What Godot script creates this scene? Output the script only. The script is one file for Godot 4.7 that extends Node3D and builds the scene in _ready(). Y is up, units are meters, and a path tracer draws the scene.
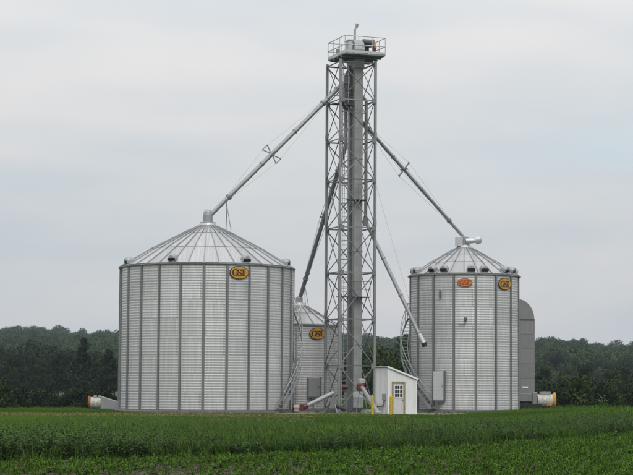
extends Node3D

# ------------------------------------------------------------------ mesh kit
class Kit:
	var st := SurfaceTool.new()
	func _init():
		st.begin(Mesh.PRIMITIVE_TRIANGLES)
	func flat():
		st.set_smooth_group(-1)
	func smooth(n := 0):
		st.set_smooth_group(n)
	func tri(a: Vector3, b: Vector3, c: Vector3):      # counter-clockwise seen from outside
		st.add_vertex(a); st.add_vertex(c); st.add_vertex(b)
	func quad(a: Vector3, b: Vector3, c: Vector3, d: Vector3):
		tri(a, b, c); tri(a, c, d)
	func box(c: Vector3, s: Vector3, b := Basis.IDENTITY):
		flat()
		var h := s * 0.5
		var p := []
		for i in 8:
			p.append(c + b * Vector3(h.x if i & 1 else -h.x, h.y if i & 2 else -h.y, h.z if i & 4 else -h.z))
		quad(p[4], p[5], p[7], p[6]); quad(p[1], p[0], p[2], p[3])
		quad(p[5], p[1], p[3], p[7]); quad(p[0], p[4], p[6], p[2])
		quad(p[6], p[7], p[3], p[2]); quad(p[0], p[1], p[5], p[4])
	func bevel_box(c: Vector3, s: Vector3, e: float):   # box with chamfered upright and top edges
		flat()
		var h := s * 0.5
		var ring := [Vector2(-h.x + e, h.z), Vector2(h.x - e, h.z), Vector2(h.x, h.z - e), Vector2(h.x, -h.z + e), Vector2(h.x - e, -h.z), Vector2(-h.x + e, -h.z), Vector2(-h.x, -h.z + e), Vector2(-h.x, h.z - e)]
		var k := Vector2((h.x - e) / h.x, (h.z - e) / h.z)
		for i in 8:
			var a: Vector2 = ring[i]
			var b: Vector2 = ring[(i + 1) % 8]
			var ta := a * k
			var tb := b * k
			quad(c + Vector3(a.x, -h.y, a.y), c + Vector3(b.x, -h.y, b.y), c + Vector3(b.x, h.y - e, b.y), c + Vector3(a.x, h.y - e, a.y))
			quad(c + Vector3(a.x, h.y - e, a.y), c + Vector3(b.x, h.y - e, b.y), c + Vector3(tb.x, h.y, tb.y), c + Vector3(ta.x, h.y, ta.y))
			tri(c + Vector3(0, h.y, 0), c + Vector3(ta.x, h.y, ta.y), c + Vector3(tb.x, h.y, tb.y))
			tri(c + Vector3(0, -h.y, 0), c + Vector3(b.x, -h.y, b.y), c + Vector3(a.x, -h.y, a.y))
	func bar(a: Vector3, b: Vector3, w: float, h: float):
		var y := (b - a).normalized()
		var t := Vector3.UP if absf(y.y) < 0.95 else Vector3.BACK
		var x := y.cross(t).normalized()
		box((a + b) * 0.5, Vector3(w, a.distance_to(b), h), Basis(x, y, x.cross(y)))
	func angle_iron(a: Vector3, b: Vector3, w: float, t: float):   # an L section between two points
		var y := (b - a).normalized()
		var u := Vector3.UP if absf(y.y) < 0.95 else Vector3.BACK
		var x := y.cross(u).normalized()
		var z := x.cross(y)
		var m := (a + b) * 0.5
		var l := a.distance_to(b)
		box(m + z * (w * 0.5), Vector3(t, l, w), Basis(x, y, z))
		box(m + x * (w * 0.5 + t * 0.5), Vector3(w, l, t), Basis(x, y, z))
	func tube(a: Vector3, b: Vector3, r0: float, r1: float, n := 10, caps := true):
		var y := (b - a).normalized()
		var t := Vector3.UP if absf(y.y) < 0.95 else Vector3.BACK
		var x := y.cross(t).normalized()
		var z := x.cross(y)
		smooth()
		for i in n:
			var p := TAU * i / n
			var q := TAU * (i + 1) / n
			var e := x * cos(p) - z * sin(p)
			var f := x * cos(q) - z * sin(q)
			quad(a + e * r0, a + f * r0, b + f * r1, b + e * r1)
		if caps:
			flat()
			for i in n:
				var p := TAU * i / n
				var q := TAU * (i + 1) / n
				var e := x * cos(p) - z * sin(p)
				var f := x * cos(q) - z * sin(q)
				tri(b, b + e * r1, b + f * r1)
				tri(a, a + f * r0, a + e * r0)
	func path(p: Array, r: float, n := 6):
		for i in p.size() - 1:
			tube(p[i], p[i + 1], r, r, n, true)
	func lathe(prof: Array, n := 24, facet := false, at := Vector3.ZERO, a0 := 0.0, a1 := TAU):   # prof from the bottom up, (r, y)
		for j in prof.size() - 1:
			st.set_smooth_group(-1 if facet else j + 1)
			for i in n:
				var p := lerpf(a0, a1, float(i) / n)
				var q := lerpf(a0, a1, float(i + 1) / n)
				var e := Vector3(sin(p), 0, cos(p))
				var f := Vector3(sin(q), 0, cos(q))
				var l: Vector2 = prof[j]
				var u: Vector2 = prof[j + 1]
				var A := at + e * l.x + Vector3.UP * l.y
				var B := at + f * l.x + Vector3.UP * l.y
				var C := at + f * u.x + Vector3.UP * u.y
				var D := at + e * u.x + Vector3.UP * u.y
				if l.x > 0.0001: tri(A, B, C)
				if u.x > 0.0001: tri(A, C, D)
	func slab(outline: Array, z0: float, z1: float, side_smooth := false):    # outline in x, y counter-clockwise seen from +z, pushed from z0 to z1
		var pts := PackedVector2Array(outline)
		var ix := Geometry2D.triangulate_polygon(pts)
		flat()
		for k in range(0, ix.size(), 3):
			var a := pts[ix[k]]
			var b := pts[ix[k + 1]]
			var c := pts[ix[k + 2]]
			if (b - a).cross(c - a) < 0.0:
				var s := b
				b = c
				c = s
			tri(Vector3(a.x, a.y, z1), Vector3(b.x, b.y, z1), Vector3(c.x, c.y, z1))
			tri(Vector3(a.x, a.y, z0), Vector3(c.x, c.y, z0), Vector3(b.x, b.y, z0))
		if side_smooth: smooth()
		for i in pts.size():
			var a := pts[i]
			var b := pts[(i + 1) % pts.size()]
			quad(Vector3(a.x, a.y, z0), Vector3(b.x, b.y, z0), Vector3(b.x, b.y, z1), Vector3(a.x, a.y, z1))
	func mesh() -> ArrayMesh:
		st.generate_normals()
		return st.commit()

# ------------------------------------------------------------------ names and tags
var taken := {}
func numbered(n: String) -> String:
	if not taken.has(n):
		taken[n] = 0
		return n
	taken[n] += 1
	return "%s_%03d" % [n, taken[n]]

func thing(called: String, label: String, category: String, at := Vector3.ZERO, turn := 0.0, group := "") -> Node3D:
	var o := Node3D.new()
	o.name = numbered(called)
	add_child(o)
	o.position = at
	o.rotation_degrees.y = turn
	o.set_meta("label", label)
	o.set_meta("category", category)
	if group: o.set_meta("group", group)
	return o

func part(called: String, m: Mesh, mat: Material, parent: Node3D, at := Transform3D.IDENTITY) -> MeshInstance3D:
	var o := MeshInstance3D.new()
	o.name = called
	o.mesh = m
	o.material_override = mat
	o.transform = at
	parent.add_child(o, true)
	return o

func ground_sheet(called: String, m: Mesh, mat: Material) -> MeshInstance3D:
	var o := part(called, m, mat, self)
	o.set_meta("kind", "structure")
	return o

# ------------------------------------------------------------------ materials
var M := {}
func noise_image(sd: int, freq: float, size: int, low: Color, high: Color, stretch := Vector2.ONE, oct := 4, gain := 0.55) -> ImageTexture:
	var n := FastNoiseLite.new()
	n.seed = sd
	n.noise_type = FastNoiseLite.TYPE_SIMPLEX_SMOOTH
	n.frequency = freq
	n.fractal_octaves = oct
	n.fractal_gain = gain
	var im := Image.create(size, size, false, Image.FORMAT_RGB8)
	for y in size:
		for x in size:
			var u := float(x) / size
			var v := float(y) / size
			# a torus keeps the tile seamless
			var a := n.get_noise_3d(cos(u * TAU) * 40.0 * stretch.x, sin(u * TAU) * 40.0 * stretch.x, v * 0.0 + cos(v * TAU) * 40.0 * stretch.y + sin(v * TAU) * 17.0 * stretch.y)
			im.set_pixel(x, y, low.lerp(high, clampf(a * 0.9 + 0.5, 0, 1)))
	im.generate_mipmaps()
	return ImageTexture.create_from_image(im)

func srgb(r: float, g: float, b: float) -> Color:      # linear base colour to the sRGB that albedo_color takes
	return Color(r, g, b).linear_to_srgb()

func mat(c: Color, rough := 0.8, metal := 0.0, tex: Texture2D = null, scale := 1.0) -> StandardMaterial3D:
	var m := StandardMaterial3D.new()
	m.albedo_color = c
	m.roughness = rough
	m.metallic = metal
	if tex:
		m.albedo_texture = tex
		m.uv1_triplanar = true
		m.uv1_world_triplanar = true
		m.uv1_scale = Vector3.ONE * scale
	return m

func leaf_mat(c: Color, back := 0.25) -> StandardMaterial3D:
	var m := StandardMaterial3D.new()
	m.albedo_color = c
	m.vertex_color_use_as_albedo = true
	m.roughness = 1.0
	m.metallic_specular = 0.12
	m.cull_mode = BaseMaterial3D.CULL_DISABLED
	m.backlight_enabled = true
	m.backlight = c * back
	return m

func make_materials():
	var weather := noise_image(3, 0.05, 256, Color(0.86, 0.86, 0.855), Color(1, 1, 1), Vector2(3.0, 0.35))
	var mottled := noise_image(4, 0.06, 256, Color(0.87, 0.875, 0.88), Color(1, 1, 1))
	var grime := noise_image(5, 0.05, 256, Color(0.62, 0.60, 0.56), Color(1, 1, 1))
	var tones := [0.60, 0.535, 0.57, 0.635]
	for i in 4:
		var k: float = tones[i]
		M["sheet%d" % i] = mat(srgb(k, k * 1.01, k * (1.035 if i % 2 else 1.02)), 0.48, 0.35, weather, 0.11 + 0.013 * i)
	M.sheet4 = mat(srgb(0.57, 0.573, 0.575), 0.55, 0.3, noise_image(7, 0.05, 256, Color(0.84, 0.838, 0.832), Color(1, 1, 1), Vector2(3.4, 0.3)), 0.17)
	for i in 3:
		var k: float = [0.47, 0.43, 0.50][i]
		M["roof%d" % i] = mat(srgb(k, k * 1.01, k * 1.025), 0.42, 0.45, weather, 0.14)
	M.stiff = mat(srgb(0.20, 0.208, 0.212), 0.5, 0.35, mottled, 0.7)
	M.rib = mat(srgb(0.30, 0.31, 0.315), 0.45, 0.4, mottled, 0.7)
	M.galv = mat(srgb(0.36, 0.37, 0.375), 0.5, 0.4, mottled, 0.8)
	M.spout = mat(srgb(0.35, 0.358, 0.362), 0.45, 0.4, mottled, 0.8)
	M.galv_light = mat(srgb(0.56, 0.57, 0.575), 0.45, 0.4, mottled, 0.8)
	M.steel = mat(srgb(0.22, 0.226, 0.23), 0.55, 0.35, mottled, 0.8)
	M.steel_b = mat(srgb(0.29, 0.296, 0.298), 0.5, 0.4, mottled, 0.9)
	M.steel_c = mat(srgb(0.185, 0.19, 0.195), 0.6, 0.3, grime, 0.9)
	M.steel_dark = mat(srgb(0.075, 0.078, 0.082), 0.55, 0.3, mottled, 0.9)
	M.trunk = mat(srgb(0.33, 0.337, 0.333), 0.55, 0.3, mottled, 0.5)
	M.trunk2 = mat(srgb(0.26, 0.266, 0.264), 0.55, 0.3, mottled, 0.5)
	M.black = mat(srgb(0.012, 0.012, 0.013), 0.7)
	M.orange = mat(srgb(0.80, 0.40, 0.04), 0.6, 0.0, grime, 0.8)
	M.sign_ink = mat(srgb(0.045, 0.018, 0.008), 0.5)
	M.rim_yellow = mat(srgb(0.62, 0.31, 0.025), 0.5)
	M.orange_red = mat(srgb(0.80, 0.30, 0.04), 0.6, 0.0, grime, 0.8)
	M.dark_red = mat(srgb(0.30, 0.05, 0.014), 0.5)
	M.rust_orange = mat(srgb(0.36, 0.13, 0.03), 0.6, 0.0, grime, 1.3)
	M.yellow = mat(srgb(0.75, 0.53, 0.03), 0.5, 0.0, grime, 0.9)
	M.red = mat(srgb(0.15, 0.022, 0.026), 0.45, 0.0, grime, 1.7)
	M.cream = mat(srgb(0.36, 0.33, 0.29), 0.6)
	var faint := noise_image(6, 0.03, 128, Color(0.93, 0.93, 0.92), Color(1, 1, 1), Vector2(1.5, 0.3))
	M.white = mat(srgb(0.80, 0.80, 0.80), 0.4, 0.0, faint, 0.6)
	M.fan_white = mat(srgb(0.66, 0.66, 0.65), 0.5, 0.0, grime, 0.9)
	M.siding = mat(srgb(0.74, 0.745, 0.755), 0.5, 0.0, faint, 0.35)
	M.siding_roof = mat(srgb(0.62, 0.63, 0.64), 0.5, 0.0, grime, 0.5)
	M.door = mat(srgb(0.56, 0.56, 0.565), 0.55, 0.0, faint, 0.6)
	M.frame = mat(srgb(0.42, 0.36, 0.24), 0.6, 0.0, grime, 1.1)
	var g := StandardMaterial3D.new()
	g.albedo_color = srgb(0.015, 0.017, 0.02)
	g.roughness = 0.06
	M.glass = g
	M.box_grey = mat(srgb(0.30, 0.31, 0.315), 0.4, 0.2, mottled, 0.8)
	M.box_dark = mat(srgb(0.10, 0.105, 0.11), 0.5, 0.2)
	M.dryer = mat(srgb(0.235, 0.24, 0.24), 0.6, 0.25, weather, 0.5)
	M.dryer2 = mat(srgb(0.26, 0.265, 0.265), 0.6, 0.25, weather, 0.5)
	M.concrete = mat(srgb(0.24, 0.23, 0.21), 0.9, 0.0, grime, 0.6)
	M.bark = mat(srgb(0.06, 0.05, 0.04), 0.95)
	M.leaf = leaf_mat(Color(1, 1, 1))
	M.grass = leaf_mat(Color(1, 1, 1), 0.3)
	var turf := noise_image(11, 0.09, 512, srgb(0.018, 0.032, 0.009), srgb(0.06, 0.085, 0.02), Vector2.ONE, 5, 0.7)
	M.turf = mat(Color.WHITE, 1.0, 0.0, turf, 0.06)
	var soil := noise_image(12, 0.12, 512, srgb(0.028, 0.021, 0.013), srgb(0.070, 0.053, 0.034), Vector2.ONE, 5, 0.75)
	M.soil = mat(Color.WHITE, 1.0, 0.0, soil, 0.25)
	var lane := noise_image(13, 0.1, 256, srgb(0.10, 0.12, 0.035), srgb(0.22, 0.20, 0.09), Vector2.ONE, 5, 0.7)
	M.lane = mat(Color.WHITE, 1.0, 0.0, lane, 0.12)
	var grit := noise_image(14, 0.15, 256, srgb(0.10, 0.10, 0.075), srgb(0.23, 0.21, 0.17), Vector2.ONE, 5, 0.75)
	M.grit = mat(Color.WHITE, 1.0, 0.0, grit, 0.3)

# ------------------------------------------------------------------ terrain
var hill_noise := FastNoiseLite.new()
func height(x: float, d: float) -> float:          # d = metres in front of the camera
	var h := 0.0
	if d > 430.0:
		var t := smoothstep(430.0, 1060.0, d)
		h += t * (18.6 - x * 0.022 + hill_noise.get_noise_2d(x, d) * 7.0)
		h -= smoothstep(1080.0, 1500.0, d) * 9.0
	# the grass bank lifts a little towards the dryer's side
	h += clampf((x - 7.0) * 0.028, 0.0, 0.45) * smoothstep(66.0, 84.0, d) * (1.0 - smoothstep(104.0, 116.0, d))
	return h

func field_edge(x: float) -> float:                 # how far away the ploughed field ends
	var e := 45.0 + x * 1.32 + 0.055 * x * x
	return clampf(e, 33.0, 96.0)

func build_ground():
	var ds := [-60.0, -20.0, 0.0, 15.0, 25.0, 32.0]
	var d := 36.0
	while d < 1900.0:
		ds.append(d)
		d += maxf(3.0, d * 0.025)
	ds.append(2600.0)
	ds.append(4500.0)
	var xs := []
	for i in range(-60, 61): xs.append(signf(i) * (absf(i) * 1.6 + pow(absf(i) / 60.0, 4.0) * 2400.0))
	var k := Kit.new()
	k.smooth()
	for j in ds.size() - 1:
		for i in xs.size() - 1:
			var q := []
			for c in [[0, 0], [1, 0], [1, 1], [0, 1]]:
				var x: float = xs[i + c[0]]
				var z: float = ds[j + c[1]]
				q.append(Vector3(x, height(x, z) - 0.004, -z))
			k.quad(q[0], q[1], q[2], q[3])
	ground_sheet("ground", k.mesh(), M.turf)
	# ploughed field at the front
	var f := Kit.new()
	f.smooth()
	for i in range(-26, 46):
		var x0 := i * 1.0
		var x1 := x0 + 1.0
		f.quad(Vector3(x0, 0, -6), Vector3(x1, 0, -6), Vector3(x1, 0, -field_edge(x1)), Vector3(x0, 0, -field_edge(x0)))
	ground_sheet("field", f.mesh(), M.soil)
	# worn strip of pale mown grass in front of the large bin
	var l := Kit.new()
	l.smooth()
	for i in range(-40, -5):
		var x0 := i * 1.0
		var x1 := x0 + 1.0
		l.quad(Vector3(x0, 0, -99.0 - 0.12 * x0), Vector3(x1, 0, -99.0 - 0.12 * x1), Vector3(x1, 0, -104.5 - 0.1 * x1), Vector3(x0, 0, -104.5 - 0.1 * x0))
	ground_sheet("lane", l.mesh(), M.lane)
	var y := Kit.new()
	y.smooth()
	y.quad(Vector3(-2.6, 0, -111.2), Vector3(7.5, 0, -109.8), Vector3(13.0, 0, -136), Vector3(-4, 0, -136))
	ground_sheet("yard", y.mesh(), M.grit)

# ------------------------------------------------------------------ grain bins
func polar(r: float, a: float, y: float) -> Vector3:
	return Vector3(sin(a) * r, y, cos(a) * r)

func sheet_mesh(R: float, span: float, h: float, waves: int) -> ArrayMesh:
	var k := Kit.new()
	k.smooth()
	var rows := waves * 6
	var cols := maxi(3, int(span / 0.1))
	for j in rows:
		for i in cols:
			var q := []
			for c in [[0, 0], [1, 0], [1, 1], [0, 1]]:
				var t := float(j + c[1]) / rows
				var a := lerpf(-span * 0.5, span * 0.5, float(i + c[0]) / cols)
				q.append(polar(R - 0.007 + 0.007 * cos(t * TAU * waves + PI), a, t * h))
			k.quad(q[0], q[1], q[2], q[3])
	return k.mesh()

func oval(w: float, h: float, n := 36) -> Array:
	var o := []
	for i in n:
		var a := TAU * i / n
		o.append(Vector2(cos(a) * w * 0.5, sin(a) * h * 0.5))
	return o

func emblem(bin: Node3D, R: float, a: float, y: float, w: float, h: float, text: String, face: Material, ink: Material):
	var t := Transform3D(Basis(Vector3.UP, a), polar(R, a, y))
	var rim := Kit.new()
	rim.slab(oval(w, h), -0.05, 0.0)
	var e := part("emblem", rim.mesh(), ink, bin, t)
	e.set_meta("label", "oval orange sign with dark lettering below the eave")
	var pl := Kit.new()
	pl.slab(oval(w - 0.09, h - 0.09), 0.0, 0.012)
	part("face_plate", pl.mesh(), face, e)
	if text:
		var font := SystemFont.new()
		font.font_names = PackedStringArray(["Droid Serif"])
		font.font_weight = 700
		var letters := text.split("")
		for i in letters.size():
			var tm := TextMesh.new()
			tm.text = letters[i]
			tm.font = font
			tm.font_size = 64
			tm.pixel_size = h * 0.50 / 46.0
			tm.depth = 0.012
			var x: float = [-0.225, 0.02, 0.215][i] * w
			part("letter", tm, ink, e, Transform3D(Basis.IDENTITY.scaled(Vector3(1.12 if i < 2 else 1.4, 1, 1)), Vector3(x, 0, 0.02)))

func vent_mesh() -> Array:
	var hood := Kit.new()
	# half-round hood, rounded off towards the roof
	var secs := [[0.36, 0.62], [0.30, 0.86], [0.14, 1.0], [-0.04, 1.0], [-0.20, 0.84], [-0.34, 0.5]]
	var n := 10
	hood.smooth()
	for s in secs.size() - 1:
		for i in n:
			var q := []
			for c in [[s, i], [s + 1, i], [s + 1, i + 1], [s, i + 1]]:
				var a: float = PI * c[1] / n
				var z: float = secs[c[0]][0]
				var m: float = secs[c[0]][1]
				q.append(Vector3(cos(a) * 0.36 * m, 0.08 + sin(a) * 0.40 * m, z))
			hood.quad(q[3], q[2], q[1], q[0])
	hood.box(Vector3(0.34, -0.02, 0.05), Vector3(0.02, 0.22, 0.55))
	hood.box(Vector3(-0.34, -0.02, 0.05), Vector3(0.02, 0.22, 0.55))
	var front := Kit.new()
	var arch := []
	for i in 11:
		var a := PI * i / 10
		arch.append(Vector2(cos(a) * 0.225, 0.10 + sin(a) * 0.24))
	front.slab(arch, 0.345, 0.365)
	var mouth := Kit.new()
	mouth.box(Vector3(0, 0.03, 0.30), Vector3(0.44, 0.13, 0.06))
	return [hood.mesh(), front.mesh(), mouth.mesh()]

func make_bin(label: String, at: Vector3, R: float, rings: int, stiffs: int, stiff0: float, panels: int, rib0: float, tiers: Array, vents: Array, seed_no: int, slopes: Array) -> Node3D:
	var rng := RandomNumberGenerator.new()
	rng.seed = seed_no
	var b := thing("grain_bin", label, "grain bin", at, 0.0, "corrugated steel grain bins around the elevator")
	var rh := 1.118
	var H := 0.12 + rh * rings
	var pad := Kit.new()
	pad.lathe([Vector2(R + 0.32, -0.3), Vector2(R + 0.32, 0.10), Vector2(R + 0.29, 0.12), Vector2(0, 0.12)], 48)
	part("footing", pad.mesh(), M.concrete, b)
	# wall sheets, each two bays long, joints staggered from ring to ring
	var bay := TAU / (stiffs if stiffs else 12)
	var per := int((stiffs if stiffs else 12) / 2.0)
	var sh := sheet_mesh(R, bay * 2.0 - 0.010 / R, rh - 0.008, 7)
	for j in rings:
		for i in per:
			var a := stiff0 + bay * (2 * i + 1 + (j % 2)) - 0.21 / R
			var k := rng.randi_range(0, 9)
			part("wall_sheet", sh, M["sheet%d" % (k if k < 5 else 0 if k < 7 else 2)], b, Transform3D(Basis(Vector3.UP, a).scaled_local(Vector3(1.0 + 0.0006 * (j % 2), 1, 1.0 + 0.0006 * (j % 2))), Vector3(0, 0.12 + rh * j + 0.004, 0)))
	var door_ring := Kit.new()
	door_ring.lathe([Vector2(R + 0.012, 0.121), Vector2(R + 0.012, 0.19), Vector2(R - 0.01, 0.19)], 64)
	part("base_angle", door_ring.mesh(), M.stiff, b)
	if stiffs:
		var s := Kit.new()
		s.slab([Vector2(-0.08, 0.004), Vector2(-0.050, 0.004), Vector2(-0.045, 0.06), Vector2(0.045, 0.06), Vector2(0.050, 0.004), Vector2(0.08, 0.004), Vector2(0.08, 0.012), Vector2(0.058, 0.012), Vector2(0.052, 0.07), Vector2(-0.052, 0.07), Vector2(-0.058, 0.012), Vector2(-0.08, 0.012)], -(H - 0.10), -0.125)
		var sm := s.mesh()
		for i in stiffs:
			var a := stiff0 + bay * i
			part("stiffener", sm, M.stiff, b, Transform3D(Basis(Vector3.UP, a) * Basis(Vector3(1, 0, 0), Vector3(0, 0, 1), Vector3(0, -1, 0)), polar(R, a, 0)))
	# eave and roof
	var ev := Kit.new()
	ev.lathe([Vector2(R - 0.02, H - 0.06), Vector2(R + 0.09, H - 0.05), Vector2(R + 0.10, H + 0.02), Vector2(R - 0.05, H + 0.06)], 72)
	part("eave_ring", ev.mesh(), M.stiff, b)
	var step := TAU / panels
	var roof_y := func(rad: float) -> float:       # a little flatter from tier to tier
		var y := H
		for t in tiers.size() - 1:
			var lo: float = tiers[t] if t else R
			var hi: float = tiers[t + 1]
			if rad >= hi or t == tiers.size() - 2: return y + (lo - rad) * slopes[t]
			y += (lo - hi) * slopes[t]
		return y
	for t in tiers.size() - 1:
		var r0: float = tiers[t]
		var r1: float = tiers[t + 1]
		var lift := 0.02 * t
		var pk := Kit.new()
		pk.flat()
		for i in 2:
			var a0 := step * (i * 0.5 - 0.5) + (0.003 if i == 0 else 0.0)
			var a1 := step * (i * 0.5) - (0.003 if i == 1 else 0.0)
			var y0: float = roof_y.call(r0) + 0.02 + lift
			var y1: float = roof_y.call(r1) + 0.02 + lift
			pk.quad(polar(r0, a0, y0), polar(r0, a1, y0), polar(r1, a1, y1), polar(r1, a0, y1))
			pk.quad(polar(r0 - 0.03, a0, y0 - 0.035), polar(r0 - 0.03, a1, y0 - 0.035), polar(r0, a1, y0), polar(r0, a0, y0))
		var pm := pk.mesh()
		for i in panels:
			part("roof_panel", pm, M["roof%d" % rng.randi_range(0, 2)], b, Transform3D(Basis(Vector3.UP, rib0 + step * (i + 0.5)), Vector3.ZERO))
	var rk := Kit.new()
	for t in tiers.size() - 1:
		var r0: float = tiers[t] + 0.02
		var r1: float = tiers[t + 1] - (0.05 if t < tiers.size() - 2 else 0.0)
		var l := 0.02 * t + 0.045
		var ra: float = tiers[t] - 0.001
		rk.bar(Vector3(0, roof_y.call(ra) + (ra - r0) * slopes[t] + l, r0), Vector3(0, roof_y.call(r1) + l, r1), 0.055, 0.06)
	var rm := rk.mesh()
	for i in panels:
		part("roof_rib", rm, M.rib, b, Transform3D(Basis(Vector3.UP, rib0 + step * i), Vector3.ZERO))
	var rc: float = tiers[tiers.size() - 1]
	var yc: float = roof_y.call(rc)
	var cap := Kit.new()
	cap.lathe([Vector2(rc + 0.03, yc - 0.02), Vector2(rc + 0.03, yc + 0.10), Vector2(rc - 0.06, yc + 0.14), Vector2(rc - 0.10, yc + 0.26), Vector2(0, yc + 0.28)], 28)
	part("peak_collar", cap.mesh(), M.galv_light, b)
	var vm := vent_mesh()
	for a in vents:
		var r := R - 0.34
		var v := part("roof_vent", vm[0], M.galv, b, Transform3D(Basis(Vector3.UP, a).scaled_local(Vector3(0.76, 0.68, 0.88)), polar(r, a, roof_y.call(r) + 0.04)))
		part("cover", vm[1], M.galv, v)
		part("opening", vm[2], M.black, v)
	return b

func stair(bin: Node3D, R: float, a0: float, a1: float, dir: float, y0: float, landing: float):
	var s := Node3D.new()
	s.name = "stair"
	bin.add_child(s)
	var ri := R + 0.12
	var ro := R + 0.60
	var rm := (ri + ro) * 0.5
	var total := rm * absf(a1 - a0)
	var n := int(total / 0.22)
	var pts := []
	for i in n + 1:
		var t := float(i) / n
		pts.append([a0 + dir * absf(a1 - a0) * t, y0 + total * 1.0 * t])
	var inner := Kit.new()
	var outer := Kit.new()
	var rail := Kit.new()
	var rail2 := Kit.new()
	for i in n:
		var p = pts[i]
		var q = pts[i + 1]
		inner.bar(polar(ri, p[0], p[1]), polar(ri, q[0], q[1]), 0.03, 0.19)
		outer.bar(polar(ro, p[0], p[1]), polar(ro, q[0], q[1]), 0.03, 0.19)
		rail.tube(polar(ro, p[0], p[1] + 1.0), polar(ro, q[0], q[1] + 1.0), 0.028, 0.028, 6)
		rail2.tube(polar(ro, p[0], p[1] + 0.55), polar(ro, q[0], q[1] + 0.55), 0.02, 0.02, 6)
	part("stringer", inner.mesh(), M.galv, s)
	part("stringer", outer.mesh(), M.galv, s)
	part("handrail", rail.mesh(), M.galv, s)
	part("midrail", rail2.mesh(), M.galv, s)
	var tk := Kit.new()
	tk.box(Vector3(0, 0, rm), Vector3(0.24, 0.03, ro - ri - 0.03))
	var tm := tk.mesh()
	var pk := Kit.new()
	pk.tube(Vector3(0, -0.05, ro), Vector3(0, 1.0, ro), 0.02, 0.02, 6)
	var pm := pk.mesh()
	for i in n + 1:
		var tr := Transform3D(Basis(Vector3.UP, pts[i][0]), Vector3(0, pts[i][1] + 0.03, 0))
		part("tread", tm, M.galv, s, tr)
		if i % 5 == 0: part("post", pm, M.galv, s, tr)
	# struts back to the wall
	for i in range(3, n, 6):
		var k := Kit.new()
		k.bar(polar(R - 0.01, pts[i][0], pts[i][1] - 0.55), polar(ro - 0.02, pts[i][0], pts[i][1] - 0.06), 0.04, 0.04)
		part("bracket", k.mesh(), M.galv, s)
	if landing > 0.0:
		var e = pts[n]
		var lk := Kit.new()
		var rl := Kit.new()
		for i in 5:
			var b0: float = e[0] + dir * landing * i / 5.0
			var b1: float = e[0] + dir * landing * (i + 1) / 5.0
			lk.bar(polar(rm, b0, e[1] + 0.03), polar(rm, b1, e[1] + 0.03), ro - ri + 0.12, 0.05)
			rl.tube(polar(ro + 0.05, b0, e[1] + 1.05), polar(ro + 0.05, b1, e[1] + 1.05), 0.026, 0.026, 6)
			rl.tube(polar(ro + 0.05, b0, e[1] + 0.55), polar(ro + 0.05, b1, e[1] + 0.55), 0.02, 0.02, 6)
			rl.tube(polar(ro + 0.05, b0, e[1]), polar(ro + 0.05, b0, e[1] + 1.05), 0.022, 0.022, 6)
			rl.bar(polar(R - 0.01, b0, e[1] - 0.5), polar(ro, b0, e[1]), 0.05, 0.05)
		part("landing", lk.mesh(), M.galv, s)
		part("landing_rail", rl.mesh(), M.galv, s)

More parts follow.
